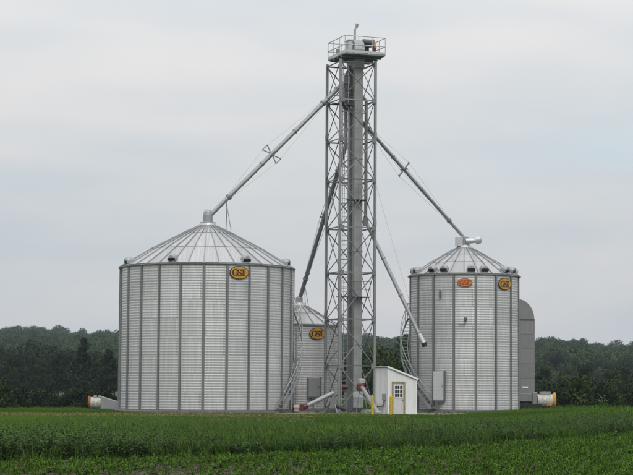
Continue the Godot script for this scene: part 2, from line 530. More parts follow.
func build_bins() -> Dictionary:
	var out := {}
	# the large bin
	var R := 5.486
	var s0 := deg_to_rad(1.4)
	var vents := []
	for a in [-66.5, -20.5, 30.0, 74.0, 116.0, 160.0, 204.0, 248.0]: vents.append(deg_to_rad(a))
	var b := make_bin("largest corrugated grain bin, with a spiral stair and one oval orange sign", Vector3(-6.93, 0, -118.7), R, 8, 24, s0, 36, deg_to_rad(1.0), [R + 0.12, 3.63, 1.68, 0.62], vents, 1, [0.60, 0.515, 0.47])
	emblem(b, R + 0.075, s0 + deg_to_rad(22.5), 8.5, 1.24, 0.80, "GSI", M.orange, M.sign_ink)
	stair(b, R, deg_to_rad(55.0), deg_to_rad(128.0), 1.0, 0.25, 0.3)
	var pc := Kit.new()
	pc.lathe([Vector2(0.50, 11.88), Vector2(0.50, 11.99), Vector2(0.31, 12.02), Vector2(0.31, 12.45), Vector2(0.27, 12.66), Vector2(0.18, 12.80), Vector2(0, 12.84)], 20)
	part("inlet_hood", pc.mesh(), M.galv, b)
	out.big = b
	# the bin beside the dryer
	R = 3.658
	var s1 := deg_to_rad(7.4)
	vents = []
	for a in [7.5, 22.5, 52.5, 67.5, 97.5, 112.5, 142.5, 157.5, 187.5, 202.5, 232.5, 247.5, 277.5, 292.5, 322.5, 337.5]: vents.append(deg_to_rad(a - 4.5))
	b = make_bin("medium grain bin with two oval signs and many roof vents", Vector3(9.94, 0, -125.5), R, 8, 16, s1, 24, deg_to_rad(-4.5), [R + 0.12, 2.38, 1.39, 0.55], vents, 2, [0.64, 0.56, 0.53])
	emblem(b, R + 0.075, s1 + deg_to_rad(33.75), 8.42, 1.16, 0.80, "GSI", M.orange, M.sign_ink)
	emblem(b, R + 0.075, s1 - deg_to_rad(11.25), 8.45, 0.98, 0.56, "GSI", M.orange_red, M.dark_red)
	stair(b, R, deg_to_rad(-35.0), deg_to_rad(-121.0), -1.0, 0.25, 0.34)
	var hd := Kit.new()
	hd.lathe([Vector2(0.36, 11.12), Vector2(0.36, 11.25), Vector2(0.29, 11.27), Vector2(0.29, 11.72), Vector2(0, 11.78)], 18)
	part("inlet_hood", hd.mesh(), M.galv, b)
	var sp := Kit.new()
	sp.bevel_box(Vector3(-0.36, 11.4, 0.2), Vector3(0.5, 0.62, 0.42), 0.04)
	part("spreader_box", sp.mesh(), M.galv_light, b)
	var ex := Kit.new()
	ex.tube(Vector3(0.1, 11.42, 0.25), Vector3(0.72, 11.46, 0.3), 0.19, 0.16, 14)
	ex.tube(Vector3(0.72, 11.46, 0.3), Vector3(1.06, 11.52, 0.33), 0.25, 0.25, 16)
	ex.tube(Vector3(1.06, 11.52, 0.33), Vector3(1.16, 11.53, 0.34), 0.25, 0.1, 16)
	part("spreader_motor", ex.mesh(), M.galv_light, b)
	var arm := Kit.new()
	arm.path([polar(R + 0.02, deg_to_rad(-9.0), 5.75), polar(R + 0.12, deg_to_rad(-9.0), 5.7), polar(R + 0.12, deg_to_rad(-3.6), 5.75), polar(R + 0.12, deg_to_rad(-3.2), 6.15)], 0.025)
	arm.tube(polar(R + 0.12, deg_to_rad(-3.2), 5.95), polar(R + 0.12, deg_to_rad(-3.2), 6.17), 0.09, 0.09, 10)
	part("level_gauge", arm.mesh(), M.box_dark, b)
	var hk := Kit.new()
	hk.bevel_box(polar(R + 0.06, deg_to_rad(-29.5), 7.7), Vector3(0.12, 0.5, 0.12), 0.02)
	part("hook_plate", hk.mesh(), M.box_dark, b)
	out.right = b
	# the small bin behind the tower
	R = 2.743
	vents = []
	for a in [150.0, 240.0, 330.0]: vents.append(deg_to_rad(a))
	b = make_bin("smallest grain bin, standing behind the lattice tower, without upright stiffeners", Vector3(-1.14, 0, -126.5), R, 5, 0, deg_to_rad(4.0), 18, deg_to_rad(2.0), [R + 0.12, R * 0.5, 0.5], vents, 3, [0.58, 0.56])
	emblem(b, R + 0.075, deg_to_rad(26.5), 5.12, 1.2, 0.78, "GSI", M.orange, M.sign_ink)
	var hm := Kit.new()
	hm.lathe([Vector2(0.34, 7.1), Vector2(0.34, 7.2), Vector2(0.24, 7.22), Vector2(0.24, 7.6), Vector2(0.15, 7.72), Vector2(0, 7.74)], 16)
	part("inlet_hood", hm.mesh(), M.galv, b)
	# roof ladder up the small bin
	var la := Node3D.new()
	la.name = "roof_ladder"
	b.add_child(la)
	la.rotation.y = deg_to_rad(-6.0)
	var sl := tan(deg_to_rad(30.0))
	for sx in [-0.2, 0.2]:
		var k := Kit.new()
		k.bar(Vector3(sx, 5.9, R + 0.1), Vector3(sx, 5.9 + (R - 0.6) * sl, 0.7), 0.05, 0.06)
		k.bar(Vector3(sx, 0.3, R + 0.16), Vector3(sx, 5.95, R + 0.16), 0.05, 0.06)
		part("ladder_rail", k.mesh(), M.galv_light, la)
	for i in 27:
		var k := Kit.new()
		var f := i * 0.30
		if f < 5.6: k.bar(Vector3(-0.2, 0.4 + f, R + 0.16), Vector3(0.2, 0.4 + f, R + 0.16), 0.03, 0.03)
		else: k.bar(Vector3(-0.2, 5.9 + (f - 5.6) * 0.5, R + 0.1 - (f - 5.6) * 0.866), Vector3(0.2, 5.9 + (f - 5.6) * 0.5, R + 0.1 - (f - 5.6) * 0.866), 0.03, 0.03)
		part("rung", k.mesh(), M.galv_light, la)
	out.small = b
	return out

# ------------------------------------------------------------------ tower and elevator
const TOWER := Vector3(2.19, 0, -120.5)
const TURN := 20.5
func tower_point(u: float, y: float, w: float) -> Vector3:      # u along the near face, w towards the camera
	return TOWER + Basis(Vector3.UP, deg_to_rad(TURN)) * Vector3(u, y, w)

func build_tower():
	var t := thing("lattice_tower", "square galvanised lattice tower with a railed platform on top", "tower", TOWER, TURN)
	var kinds := [M.steel, M.steel_b, M.steel, M.steel_c]
	var hw := 1.21
	var top := 22.62
	var corners := [Vector2(-hw, hw), Vector2(hw, hw), Vector2(hw, -hw), Vector2(-hw, -hw)]
	for c in corners:
		var k := Kit.new()
		k.box(Vector3(c.x - signf(c.x) * 0.0, top * 0.5 + 0.05, c.y), Vector3(0.145, top - 0.05, 0.145))
		for y in [5.9, 11.78, 17.45]:
			k.box(Vector3(c.x, y + 0.35, c.y), Vector3(0.175, 0.34, 0.175))
		k.box(Vector3(c.x, 0.04, c.y), Vector3(0.42, 0.04, 0.42))
		part("leg", k.mesh(), M.steel_b, t)
	var foot := Kit.new()
	foot.bevel_box(Vector3(0, -0.14, 0), Vector3(3.6, 0.32, 3.6), 0.03)
	part("footing", foot.mesh(), M.concrete, t)
	var lev := [0.15, 2.94, 5.91, 8.9, 11.78, 14.87, 17.45, 20.0, 22.45]
	for j in lev.size():
		for f in 4:
			var a: Vector2 = corners[f]
			var b: Vector2 = corners[(f + 1) % 4]
			var A := Vector3(a.x, lev[j], a.y)
			var B := Vector3(b.x, lev[j], b.y)
			if j > 0:
				var k := Kit.new()
				k.angle_iron(A.lerp(B, 0.035), B.lerp(A, 0.035), 0.075, 0.012)
				part("girt", k.mesh(), kinds[(j * 3 + f) % 4], t)
			if j < lev.size() - 1:
				var C := Vector3(b.x, lev[j + 1], b.y)
				var D := Vector3(a.x, lev[j + 1], a.y)
				var n := (A + B) * 0.5
				n.y = 0
				n = n.normalized() * 0.03
				var k1 := Kit.new()
				k1.angle_iron(A + (C - A) * 0.03 + n, C - (C - A) * 0.03 + n, 0.048, 0.009)
				part("brace", k1.mesh(), kinds[(j * 5 + f * 2) % 4], t)
				var k2 := Kit.new()
				k2.angle_iron(B + (D - B) * 0.03 - n, D - (D - B) * 0.03 - n, 0.048, 0.009)
				part("brace", k2.mesh(), kinds[(j * 7 + f * 3 + 1) % 4], t)
	# gusset plates where the braces meet the legs
	var gk := Kit.new()
	gk.box(Vector3.ZERO, Vector3(0.30, 0.30, 0.02))
	var gm := gk.mesh()
	for j in range(1, lev.size() - 1):
		for c in corners:
			part("gusset", gm, M.steel, t, Transform3D(Basis.IDENTITY, Vector3(c.x - signf(c.x) * 0.11, lev[j], c.y + signf(c.y) * 0.10)))
	# head platform
	var px := 0.30
	var hp := 1.39
	var py := 22.97
	var fk := Kit.new()
	fk.bevel_box(Vector3(px, py - 0.02, 0.16), Vector3(hp * 2, 0.10, hp * 2 + 0.32), 0.01)
	var pl := part("platform", fk.mesh(), M.steel, t)
	for z in [-1.0, -0.35, 0.35, 1.0]:
		var k := Kit.new()
		k.bar(Vector3(px - hp, py - 0.14, z), Vector3(px + hp, py - 0.14, z), 0.14, 0.08)
		part("joist", k.mesh(), M.steel, pl)
	var ring := [Vector2(-hp, hp + 0.3), Vector2(hp, hp + 0.3), Vector2(hp, -hp), Vector2(-hp, -hp)]
	for f in 4:
		var a: Vector2 = ring[f]
		var b: Vector2 = ring[(f + 1) % 4]
		var A := Vector3(a.x + px, py, a.y)
		var B := Vector3(b.x + px, py, b.y)
		var k := Kit.new()
		for h in [0.55, 1.12]: k.tube(A + Vector3.UP * h, B + Vector3.UP * h, 0.028, 0.028, 8)
		k.bar(A + Vector3.UP * 0.12, B + Vector3.UP * 0.12, 0.015, 0.13)
		part("guard_rail", k.mesh(), M.galv_light, pl)
		for i in 3:
			var s := Kit.new()
			var p := A.lerp(B, i / 3.0)
			s.tube(p, p + Vector3.UP * 1.12, 0.028, 0.028, 8)
			part("post", s.mesh(), M.galv_light, pl)
	# rest platforms on the way up
	for e in [[7.35, -1.15, 0.95], [13.6, -0.55, 0.72], [19.75, -1.6, -0.2]]:
		var k := Kit.new()
		k.box(Vector3((e[1] + e[2]) * 0.5, e[0], 0.80), Vector3(e[2] - e[1], 0.06, 0.62))
		var r := part("rest_platform", k.mesh(), M.steel_dark, t)
		var g := Kit.new()
		for h in [0.5, 1.0]: g.tube(Vector3(e[1], e[0] + h, 1.09), Vector3(e[2], e[0] + h, 1.09), 0.022, 0.022, 6)
		for x in [e[1], (e[1] + e[2]) * 0.5, e[2]]: g.tube(Vector3(x, e[0], 1.09), Vector3(x, e[0] + 1.0, 1.09), 0.022, 0.022, 6)
		part("guard_rail", g.mesh(), M.steel, r)
	# ladder with its safety cage, on the side away from the spouts
	var la := Node3D.new()
	la.name = "ladder"
	t.add_child(la)
	la.position = Vector3(-0.62, 0, 0.62)
	for sx in [-0.19, 0.19]:
		var k := Kit.new()
		k.bar(Vector3(sx, 0.3, 0), Vector3(sx, 22.7, 0), 0.045, 0.03)
		part("ladder_rail", k.mesh(), M.galv, la)
	var rk := Kit.new()
	rk.tube(Vector3(-0.19, 0, 0), Vector3(0.19, 0, 0), 0.014, 0.014, 5, false)
	var rm := rk.mesh()
	for i in 73: part("rung", rm, M.galv, la, Transform3D(Basis.IDENTITY, Vector3(0, 0.5 + i * 0.30, 0)))
	var ck := Kit.new()
	for i in 8:
		var a := PI * i / 8.0
		var b := PI * (i + 1) / 8.0
		ck.bar(Vector3(cos(a) * 0.34, 0, -sin(a) * 0.62), Vector3(cos(b) * 0.34, 0, -sin(b) * 0.62), 0.012, 0.06)
	var cm := ck.mesh()
	for i in 17: part("cage_hoop", cm, M.galv, la, Transform3D(Basis.IDENTITY, Vector3(0, 2.6 + i * 1.2, 0)))
	for a in [0.5, 1.1, 2.0, 2.6]:
		var k := Kit.new()
		k.bar(Vector3(cos(a) * 0.34, 2.6, -sin(a) * 0.62), Vector3(cos(a) * 0.34, 21.8, -sin(a) * 0.62), 0.04, 0.012)
		part("cage_strap", k.mesh(), M.galv, la)

func build_elevator():
	var e := thing("bucket_elevator", "tall grey bucket elevator casing running up inside the lattice tower", "elevator", tower_point(0.30, 0.02, 0), TURN)
	# two square trunks, in sections with flanges
	for leg in [[0.43, M.trunk], [-0.43, M.trunk2]]:
		var tr := Node3D.new()
		tr.name = "trunk"
		e.add_child(tr, true)
		var sk := Kit.new()
		sk.box(Vector3.ZERO, Vector3(0.57, 2.96, 0.36))
		var sm := sk.mesh()
		var fk := Kit.new()
		fk.box(Vector3.ZERO, Vector3(0.64, 0.04, 0.43))
		var fm := fk.mesh()
		for i in 7:
			part("section", sm, leg[1], tr, Transform3D(Basis.IDENTITY, Vector3(0, 1.3 + 1.5 + i * 3.0, leg[0])))
			part("flange", fm, M.galv, tr, Transform3D(Basis.IDENTITY, Vector3(0, 1.3 + i * 3.0, leg[0])))
	var bk := Kit.new()
	bk.slab([Vector2(-0.75, 0.3), Vector2(-0.45, 0.05), Vector2(0.45, 0.05), Vector2(0.75, 0.3), Vector2(0.75, 0.95), Vector2(0.64, 1.3), Vector2(-0.64, 1.3), Vector2(-0.75, 0.95)], -0.34, 0.34)
	part("boot", bk.mesh(), M.galv, e, Transform3D(Basis(Vector3.UP, PI / 2), Vector3.ZERO))
	for s in [-0.2, 0.2]:
		var k := Kit.new()
		k.box(Vector3(s * 1.4, 0.14, 0.3), Vector3(0.08, 0.28, 0.08))
		k.box(Vector3(s * 1.4, 0.14, -0.3), Vector3(0.08, 0.28, 0.08))
		part("boot_leg", k.mesh(), M.steel, e)
	# head on the platform
	var hk := Kit.new()
	var prof := [Vector2(-0.72, 22.20), Vector2(0.72, 22.20), Vector2(0.78, 23.40)]
	for i in 11:
		var a := PI * i / 10.0
		prof.append(Vector2(cos(a) * 0.74, 23.50 + sin(a) * 0.66))
	prof.append(Vector2(-0.78, 23.40))
	hk.slab(prof, -0.33, 0.33)
	part("head_casing", hk.mesh(), M.galv, e, Transform3D(Basis(Vector3.UP, PI / 2), Vector3.ZERO))
	for z in [-0.1, 0.34]:
		var k := Kit.new()
		k.lathe([Vector2(0.17, 23.00), Vector2(0.17, 23.92), Vector2(0.22, 23.94), Vector2(0.22, 24.00), Vector2(0.10, 24.10), Vector2(0, 24.10)], 14, false, Vector3(-0.62, 0, z + 0.25))
		part("dust_vent", k.mesh(), M.galv_light, e)
	var rk := Kit.new()
	rk.bevel_box(Vector3(0.62, 23.62, 0.05), Vector3(0.42, 0.5, 0.55), 0.05)
	rk.box(Vector3(0.62, 23.18, 0.05), Vector3(0.30, 0.42, 0.4))
	part("gear_reducer", rk.mesh(), M.steel_dark, e)
	var mk := Kit.new()
	mk.tube(Vector3(0.35, 23.98, 0.4), Vector3(0.98, 23.98, 0.4), 0.19, 0.19, 16)
	mk.tube(Vector3(0.98, 23.98, 0.4), Vector3(1.03, 23.98, 0.4), 0.16, 0.16, 16)
	mk.box(Vector3(0.68, 23.72, 0.4), Vector3(0.5, 0.14, 0.3))
	part("motor", mk.mesh(), M.box_dark, e)
	var gk := Kit.new()
	gk.slab([Vector2(-0.42, -0.16), Vector2(0.3, -0.2), Vector2(0.42, 0), Vector2(0.3, 0.26), Vector2(-0.42, 0.18), Vector2(-0.5, 0)], -0.08, 0.08)
	part("belt_guard", gk.mesh(), M.rust_orange, e, Transform3D(Basis(Vector3.RIGHT, Vector3.UP, Vector3.BACK).rotated(Vector3.UP, PI / 2).rotated(Vector3.RIGHT, 0.9), Vector3(1.14, 23.82, 0.24)))
	var dk := Kit.new()
	dk.tube(Vector3(-0.12, 24.00, 0.1), Vector3(-0.10, 24.82, 0.1), 0.10, 0.075, 8)
	dk.tube(Vector3(-0.10, 24.80, 0.1), Vector3(0.02, 24.98, 0.1), 0.05, 0.05, 8)
	dk.tube(Vector3(0.02, 24.96, 0.1), Vector3(0.06, 25.20, 0.1), 0.09, 0.11, 8)
	part("aviation_lamp", dk.mesh(), M.galv, e)
	var jk := Kit.new()
	jk.bevel_box(Vector3(-0.12, 23.30, 0.62), Vector3(0.5, 0.55, 0.3), 0.03)
	part("inspection_box", jk.mesh(), M.galv_light, e)
	var lk := Kit.new()
	lk.bevel_box(Vector3(-1.02, 23.42, -0.55), Vector3(0.24, 0.34, 0.24), 0.05)
	lk.box(Vector3(-1.02, 23.13, -0.55), Vector3(0.06, 0.26, 0.06))
	part("switch_box", lk.mesh(), M.box_grey, e)
	for x in [0.30, 0.345]:
		var wk := Kit.new()
		wk.tube(Vector3(x, 0.6, 0.3), Vector3(x, 22.9, 0.3), 0.02, 0.02, 6)
		part("conduit", wk.mesh(), M.galv_light if x < 0.33 else M.box_dark, e)
	# discharge chute down to the distributor
	var ck := Kit.new()
	ck.tube(Vector3(-0.25, 22.4, -0.1), Vector3(-0.62, 21.7, 0), 0.17, 0.17, 12)
	ck.tube(Vector3(-0.62, 21.72, 0), Vector3(-0.62, 21.2, 0), 0.17, 0.17, 12)
	part("discharge_chute", ck.mesh(), M.steel, e)
	var vk := Kit.new()
	vk.lathe([Vector2(0.16, 19.5), Vector2(0.30, 19.8), Vector2(0.32, 20.95), Vector2(0.30, 21.05), Vector2(0.17, 21.25)], 16, false, Vector3(-0.62, 0, 0))
	part("distributor", vk.mesh(), M.steel_dark, e)

func build_spouts(bins: Dictionary):
	spout("round grain spout from the tower down to the largest bin", tower_point(-0.50, 21.32, 0.0), bins.big.position + Vector3(0.22, 12.52, 0), 0.145, 0.55, 0.62, true, 0.15, bins.big.position.y)
	spout("round grain spout from the tower down to the bin beside the dryer", tower_point(-0.12, 19.72, 0.0), bins.right.position + Vector3(-0.05, 11.72, 0), 0.112, 0.47, 0.62, false, -1.0, 0)
	var m0 := tower_point(-0.36, 17.2, 0.0)
	var s := spout("dark steep grain spout from the tower down to the smallest bin", m0, bins.small.position + Vector3(0.05, 7.6, 0.05), 0.135, 0.46, 0.5, false, 0.10, 0)
	var dk := Kit.new()
	dk.tube(Vector3.ZERO, tower_point(-0.36, 19.6, 0.0) - m0, 0.11, 0.11, 12)
	part("drop_pipe", dk.mesh(), M.steel, s)
	# load-out spout beside the shed
	var a := tower_point(1.06, 12.35, 0.0)
	var b := Vector3(6.9, 4.35, -119.5)
	var t := thing("loadout_spout", "grey load-out spout hanging free between the tower and the shed", "spout", a)
	var k := Kit.new()
	k.tube(Vector3.ZERO, tower_point(1.06, 20.2, 0.0) - a, 0.105, 0.105, 12)
	k.tube(tower_point(1.06, 20.2, 0.0) - a, tower_point(0.15, 21.1, 0.0) - a, 0.105, 0.105, 12)
	part("drop_pipe", k.mesh(), M.steel, t)
	var j := Kit.new()
	j.bevel_box(Vector3(0, -0.05, 0), Vector3(0.34, 0.5, 0.34), 0.04)
	part("elbow_box", j.mesh(), M.steel, t)
	var v := b - a
	var q := Kit.new()
	q.tube(Vector3.ZERO, v * 0.93, 0.125, 0.125, 14)
	for f in [0.3, 0.6, 0.9]: q.tube(v * f, v * (f + 0.008), 0.165, 0.165, 14)
	part("tube", q.mesh(), M.galv, t)
	var h := Kit.new()
	h.tube(v * 0.92, v * 0.985 + Vector3(0.05, -0.03, 0), 0.155, 0.17, 12)
	part("spout_end", h.mesh(), M.galv_light, t)
	var g := Kit.new()
	g.tube(v * 0.985 + Vector3(0.05, -0.03, 0), v + Vector3(0.06, -0.14, 0), 0.175, 0.15, 12)
	part("rubber_boot", g.mesh(), M.black, t)
	var c := Kit.new()
	c.tube(v * 0.9, tower_point(1.2, 16.0, 0.4) - a, 0.008, 0.008, 5)
	part("cable", c.mesh(), M.galv, t)

func spout(label: String, a: Vector3, b: Vector3, r: float, at: float, arm: float, bow: bool, prop: float, _y: float) -> Node3D:
	var t := thing("grain_spout", label, "spout", a, 0.0, "spouts running from the elevator to the bins")
	var v := b - a
	var d := v.normalized()
	var k := Kit.new()
	k.tube(Vector3.ZERO, v, r, r, 14)
	part("tube", k.mesh(), M.steel if r > 0.13 and r < 0.14 else M.spout, t)
	var n := int(v.length() / 3.0)
	for i in n:
		var f := Kit.new()
		f.tube(v * ((i + 0.5) / n) - d * 0.035, v * ((i + 0.5) / n) + d * 0.035, r + 0.035, r + 0.035, 14)
		part("flange", f.mesh(), M.steel, t)
	# spreader with tension cables above and below
	var side := d.cross(Vector3.UP).normalized()
	var up := side.cross(d).normalized()
	for s in [up, -up, side, -side]:
		var q := Kit.new()
		var l: float = arm if absf(s.dot(up)) > 0.5 else arm * 0.6
		var c := v * at
		if bow:
			q.bar(c + s * r + d * 0.03, c + s * l + d * 0.22, 0.06, 0.06)
			q.bar(c + s * r - d * 0.03, c + s * l - d * 0.22, 0.06, 0.06)
			q.bar(c + s * l + d * 0.24, c + s * l - d * 0.24, 0.06, 0.06)
		else:
			q.bar(c + s * r, c + s * l, 0.075, 0.075)
			q.bar(c + s * l + d * 0.08, c + s * l - d * 0.08, 0.04, 0.04)
		part("spreader_arm", q.mesh(), M.steel, t)
		var w := Kit.new()
		w.tube(v * 0.16 + s * r, c + s * l, 0.009, 0.009, 5)
		w.tube(c + s * l, v * 0.87 + s * r, 0.009, 0.009, 5)
		part("cable", w.mesh(), M.galv_light, t)
	for f in [0.16, 0.87]:
		var q := Kit.new()
		q.tube(v * f - d * 0.06, v * f + d * 0.06, r + 0.06, r + 0.06, 12)
		part("cable_clamp", q.mesh(), M.steel, t)
	if prop > 0.0:
		# a pair of props standing on the bin's roof
		var e := 1.0 - prop * (0.72 if bow else 1.0)
		var base := v * e
		for s in [-1, 1]:
			var q := Kit.new()
			var foot := base + Vector3(0.22 + 0.14 * s, 0, 0.35 * s)
			var p := a + foot
			var centre := b
			var rad := Vector2(p.x - centre.x, p.z - centre.z).length()
			var roof := (9.064 + (5.486 - rad) * 0.577) if bow else (5.71 + (2.743 - rad) * 0.577)
			foot.y = roof + 0.02 - a.y
			q.bar(base, foot, 0.045, 0.045)
			part("prop", q.mesh(), M.steel, t)
	return t

# ------------------------------------------------------------------ dryer, fans, shed, augers
func build_dryer():
	var t := thing("grain_dryer", "tall dull grey grain dryer with a rounded top beside the medium bin", "dryer", Vector3(14.1, 0, -131.0))
	var hw := 1.17
	var core := Kit.new()
	core.box(Vector3(0, 3.75, -1.2), Vector3(hw * 2 - 0.10, 6.3, 2.3))
	part("core", core.mesh(), M.steel_dark, t)
	var mats := [M.dryer, M.dryer2]
	for row in 5:
		for s in [-1, 1]:
			var k := Kit.new()
			k.bevel_box(Vector3(s * hw * 0.5, 1.78 + row * 1.03, 0), Vector3(hw - 0.015, 1.015, 0.10), 0.012)
			part("panel", k.mesh(), mats[(row + (s + 1) / 2) % 2], t)
			for d in 2:
				var q := Kit.new()
				q.bevel_box(Vector3(s * hw, 1.78 + row * 1.03, -0.65 - d * 1.16), Vector3(0.10, 1.015, 1.145), 0.012)
				part("panel", q.mesh(), mats[(row + d) % 2], t)
	var prof := []
	for i in 17:
		var a := PI * i / 16.0
		prof.append(Vector2(cos(a) * hw * 1.01, 6.42 + sin(a) * 1.42))
	var top := Kit.new()
	top.slab(prof, -2.4, 0.05, true)
	part("rounded_top", top.mesh(), M.dryer, t)
	var lip := Kit.new()
	lip.box(Vector3(0, 6.40, -1.15), Vector3(hw * 2 + 0.06, 0.05, 2.5))
	part("top_seam", lip.mesh(), M.steel_dark, t)
	var base := Kit.new()
	base.bevel_box(Vector3(0.08, 0.98, -1.1), Vector3(hw * 2 + 0.22, 0.56, 2.5), 0.03)
	part("base_hopper", base.mesh(), M.dryer2, t)
	for x in [-1.0, 1.05]:
		for z in [0.0, -2.2]:
			var k := Kit.new()
			k.box(Vector3(x, 0.35, z), Vector3(0.14, 0.70, 0.14))
			part("leg", k.mesh(), M.steel_dark, t)
	var tag := Kit.new()
	tag.slab([Vector2(0.32, 1.62), Vector2(0.72, 1.62), Vector2(0.72, 1.74), Vector2(0.32, 1.74)], 0.05, 0.07)
	part("data_plate", tag.mesh(), M.white, t)
	# heater fan on the dryer's side
	var f := thing("dryer_fan", "white cylindrical fan with a yellow rim standing beside the grey dryer", "fan", Vector3(15.72, 0, -129.4))
	var c := Kit.new()
	c.tube(Vector3(-0.44, 0.74, 0), Vector3(0.62, 0.74, 0), 0.47, 0.47, 28)
	part("housing", c.mesh(), M.fan_white, f)
	var r := Kit.new()
	r.tube(Vector3(0.62, 0.74, 0), Vector3(0.72, 0.74, 0), 0.49, 0.60, 28, false)
	r.tube(Vector3(0.72, 0.74, 0), Vector3(0.80, 0.74, 0), 0.60, 0.60, 28, false)
	r.tube(Vector3(0.80, 0.74, 0), Vector3(0.76, 0.74, 0), 0.60, 0.44, 28, false)
	part("rim", r.mesh(), M.rim_yellow, f)
	var b := Kit.new()
	b.bevel_box(Vector3(0.1, 1.29, 0), Vector3(0.72, 0.22, 0.5), 0.02)
	part("control_box", b.mesh(), M.galv, f)
	var s := Kit.new()
	s.bevel_box(Vector3(-0.62, 0.95, 0), Vector3(0.34, 0.8, 0.7), 0.03)
	part("transition", s.mesh(), M.dryer2, f)
	var l := Kit.new()
	l.box(Vector3(-0.25, 0.16, 0.1), Vector3(0.1, 0.4, 0.9))
	l.box(Vector3(0.42, 0.16, 0.1), Vector3(0.1, 0.4, 0.9))
	part("skid", l.mesh(), M.steel_dark, f)
	var w := Kit.new()
	w.box(Vector3(0.33, 0.50, 0.44), Vector3(0.34, 0.16, 0.06))
	part("warning_plate", w.mesh(), M.orange_red, f)
	var o := thing("fuel_skid", "low dark steel trough under the dryer's near side", "trough", Vector3(14.85, 0, -128.9))
	var u := Kit.new()
	u.box(Vector3(0, 0.14, 0), Vector3(1.25, 0.28, 0.5))
	part("trough_body", u.mesh(), M.steel_dark, o)
	var u2 := Kit.new()
	u2.bevel_box(Vector3(0, 0.42, 0), Vector3(1.3, 0.26, 0.6), 0.02)
	part("lid", u2.mesh(), M.black, o)

func build_bin_fan():
	var f := thing("bin_fan", "white fan with an orange rim and tapering duct at the largest bin's foot", "fan", Vector3(-13.88, 0, -118.7))
	var c := Kit.new()
	c.tube(Vector3(-0.30, 0.50, 0), Vector3(0.36, 0.50, 0), 0.37, 0.37, 26)
	part("housing", c.mesh(), M.fan_white, f)
	var r := Kit.new()
	r.tube(Vector3(-0.31, 0.50, 0), Vector3(-0.42, 0.50, 0), 0.38, 0.44, 26, false)
	r.tube(Vector3(-0.42, 0.50, 0), Vector3(-0.45, 0.50, 0), 0.44, 0.44, 26, false)
	part("rim", r.mesh(), M.rust_orange, f)
	var b := Kit.new()
	b.bevel_box(Vector3(-0.02, 0.91, 0.1), Vector3(0.2, 0.12, 0.2), 0.02)
	b.bevel_box(Vector3(0.26, 0.91, 0.1), Vector3(0.16, 0.12, 0.2), 0.02)
	part("switch_box", b.mesh(), M.fan_white, f)
	var d := Kit.new()
	d.flat()
	var a := [Vector3(0.36, 0.12, 0.46), Vector3(0.36, 0.12, -0.46), Vector3(0.36, 0.92, -0.46), Vector3(0.36, 0.92, 0.46)]
	var e := [Vector3(1.55, 0.12, 0.7), Vector3(1.55, 0.12, -0.7), Vector3(1.55, 0.55, -0.7), Vector3(1.55, 0.55, 0.7)]
	for i in 4:
		var j := (i + 1) % 4
		d.quad(a[j], e[j], e[i], a[i])
	d.quad(a[0], a[3], a[2], a[1])
	part("transition_duct", d.mesh(), M.box_grey, f)
	var l := Kit.new()
	l.box(Vector3(-0.2, 0.08, 0), Vector3(0.08, 0.18, 0.6))
	l.box(Vector3(0.25, 0.08, 0), Vector3(0.08, 0.18, 0.6))
	part("stand", l.mesh(), M.steel_dark, f)

